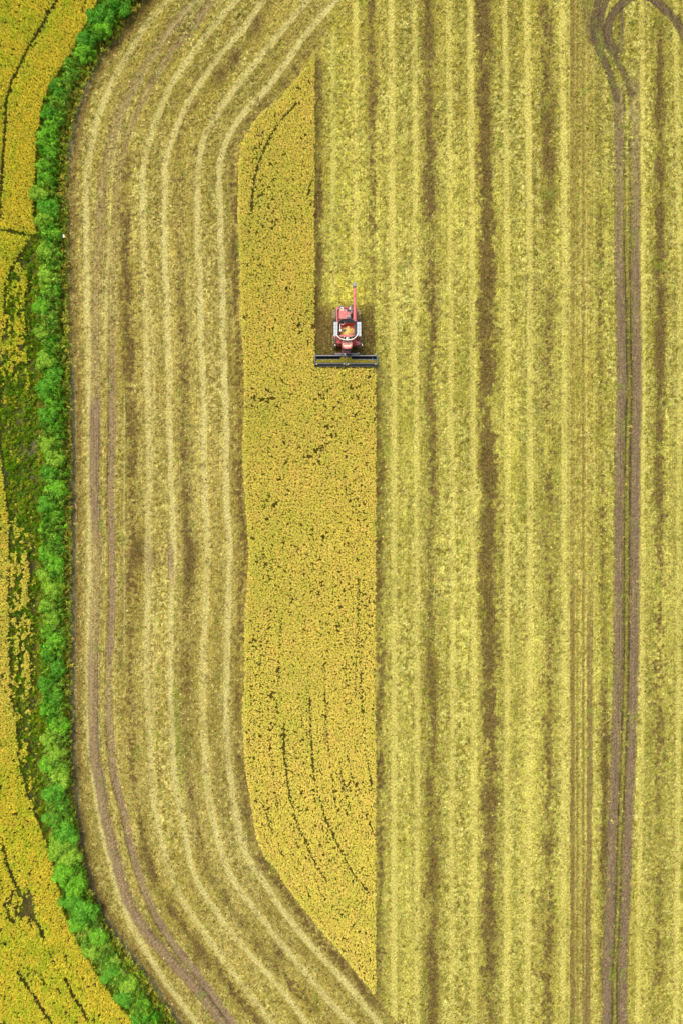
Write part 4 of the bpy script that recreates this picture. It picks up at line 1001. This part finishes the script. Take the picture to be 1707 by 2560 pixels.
b = B(); tube(b, [(Wx(1271, .95), Wy(1590, .95), .95), (Wx(1273, .7), Wy(1655, .7), .7)], .012); link('stay', b, GREY, head)
b = B(); box(b, hb0 + .1, hb1 - .1, y_f - .03, y_f + .03, .12, .16); cb = link('knife_bar', b, STEEL, head)
b = B()
for q in np.linspace(hb0 + .12, hb1 - .12, 70):
    b.faces.new([b.verts.new(p) for p in ((q - .025, y_f - .03, .14), (q + .025, y_f - .03, .14), (q, y_f - .12, .13))])
link('knife_fingers', b, STEEL, cb)['kind'] = 'stuff'

# crop lying in the trough, and grain in the tank (loose, so not parts of the machine)
n = 2600
zx = rng.uniform(232, 1340, n); midf = np.exp(-((zx - 790) / 85) ** 2)
top_ = 1652 - 12 * (vn(zx, zx * 0, 18, 1, 310) - .5) * 2 + (np.abs(zx - 640) > 0) * 0 + 10 * sstep(900, 1340, zx)
top_ = top_ - 52 * (np.abs(zx - 775) < 92)
zy = top_ + (1704 - top_) * rng.random(n)
hh = .80 + .08 * rng.random(n)
lx = (zx * .005893 - 4.114) * (1 - hh / CAM_H); ly = (26.4 - zy * .005893) * (1 - hh / CAM_H)
ct = mixc(pal(176,152,56) + np.zeros((n, 3)), pal(120,124,40) + np.zeros((n, 3)), np.clip(rng.normal(.45, .35, n), 0, 1))
scatter('cut_rice_in_header', [blades(7, .09, .05, .022, 0, 600 + k, flat=True) for k in range(4)], lx, ly, hh - .03, rots(n, .25),
        np.ones((n, 3)), vary(ct, n, .2, .06), blade_material('cut_rice', 1.35, .6, .2), 'heap of cut yellow green rice lying in the header trough', 'cut rice')
g = 46; gm = B(); gv = []
for j in range(g):
    for i in range(g):
        X = ix0 + (ix1 - ix0) * i / (g - 1); Y = iy0 + (iy1 - iy0) * j / (g - 1)
        u_, v_ = i / (g - 1), j / (g - 1)
        z0 = 2.10 + .78 * math.exp(-((u_ - .55) / .42) ** 2 - ((v_ - .38) / .50) ** 2) - .55 * max(0, v_ - .72) * (1 + (abs(u_ - .62) > .13) * 1.2) + .02 * random.random()
        z0 += .3 * math.exp(-((u_ - .6) / .1) ** 2 - ((v_ - .86) / .16) ** 2)
        gv.append(gm.verts.new((X * .995 + CX, Y * .995 + CY, max(2.03, z0))))
for j in range(g - 1):
    for i in range(g - 1): gm.faces.new((gv[j * g + i], gv[j * g + i + 1], gv[(j + 1) * g + i + 1], gv[(j + 1) * g + i]))
m, nt, out = new_mat('grain')
bs = N(nt, 'ShaderNodeBsdfPrincipled'); bs.inputs['Roughness'].default_value = .9
tc = N(nt, 'ShaderNodeTexCoord'); vo = N(nt, 'ShaderNodeTexVoronoi'); vo.inputs['Scale'].default_value = 26; nt.links.new(tc.outputs['Object'], vo.inputs['Vector'])
nz = N(nt, 'ShaderNodeTexNoise'); nz.inputs['Scale'].default_value = 3.5; nz.inputs['Detail'].default_value = 5; nt.links.new(tc.outputs['Object'], nz.inputs['Vector'])
cc = mixrgb(nt, nz.outputs[0], (.60, .36, .10), (.42, .30, .08)); cc = mixrgb(nt, .35, cc, vo.outputs['Color'], 'SOFT_LIGHT')
nt.links.new(cc, bs.inputs['Base Color']); nt.links.new(bs.outputs[0], out.inputs[0])
go_ = link('grain_heap', gm, m, None, True); tag(go_, 'heap of golden grain filling the open tank of the harvester', 'grain', kind='stuff')
print('scene built', len(bpy.data.objects))
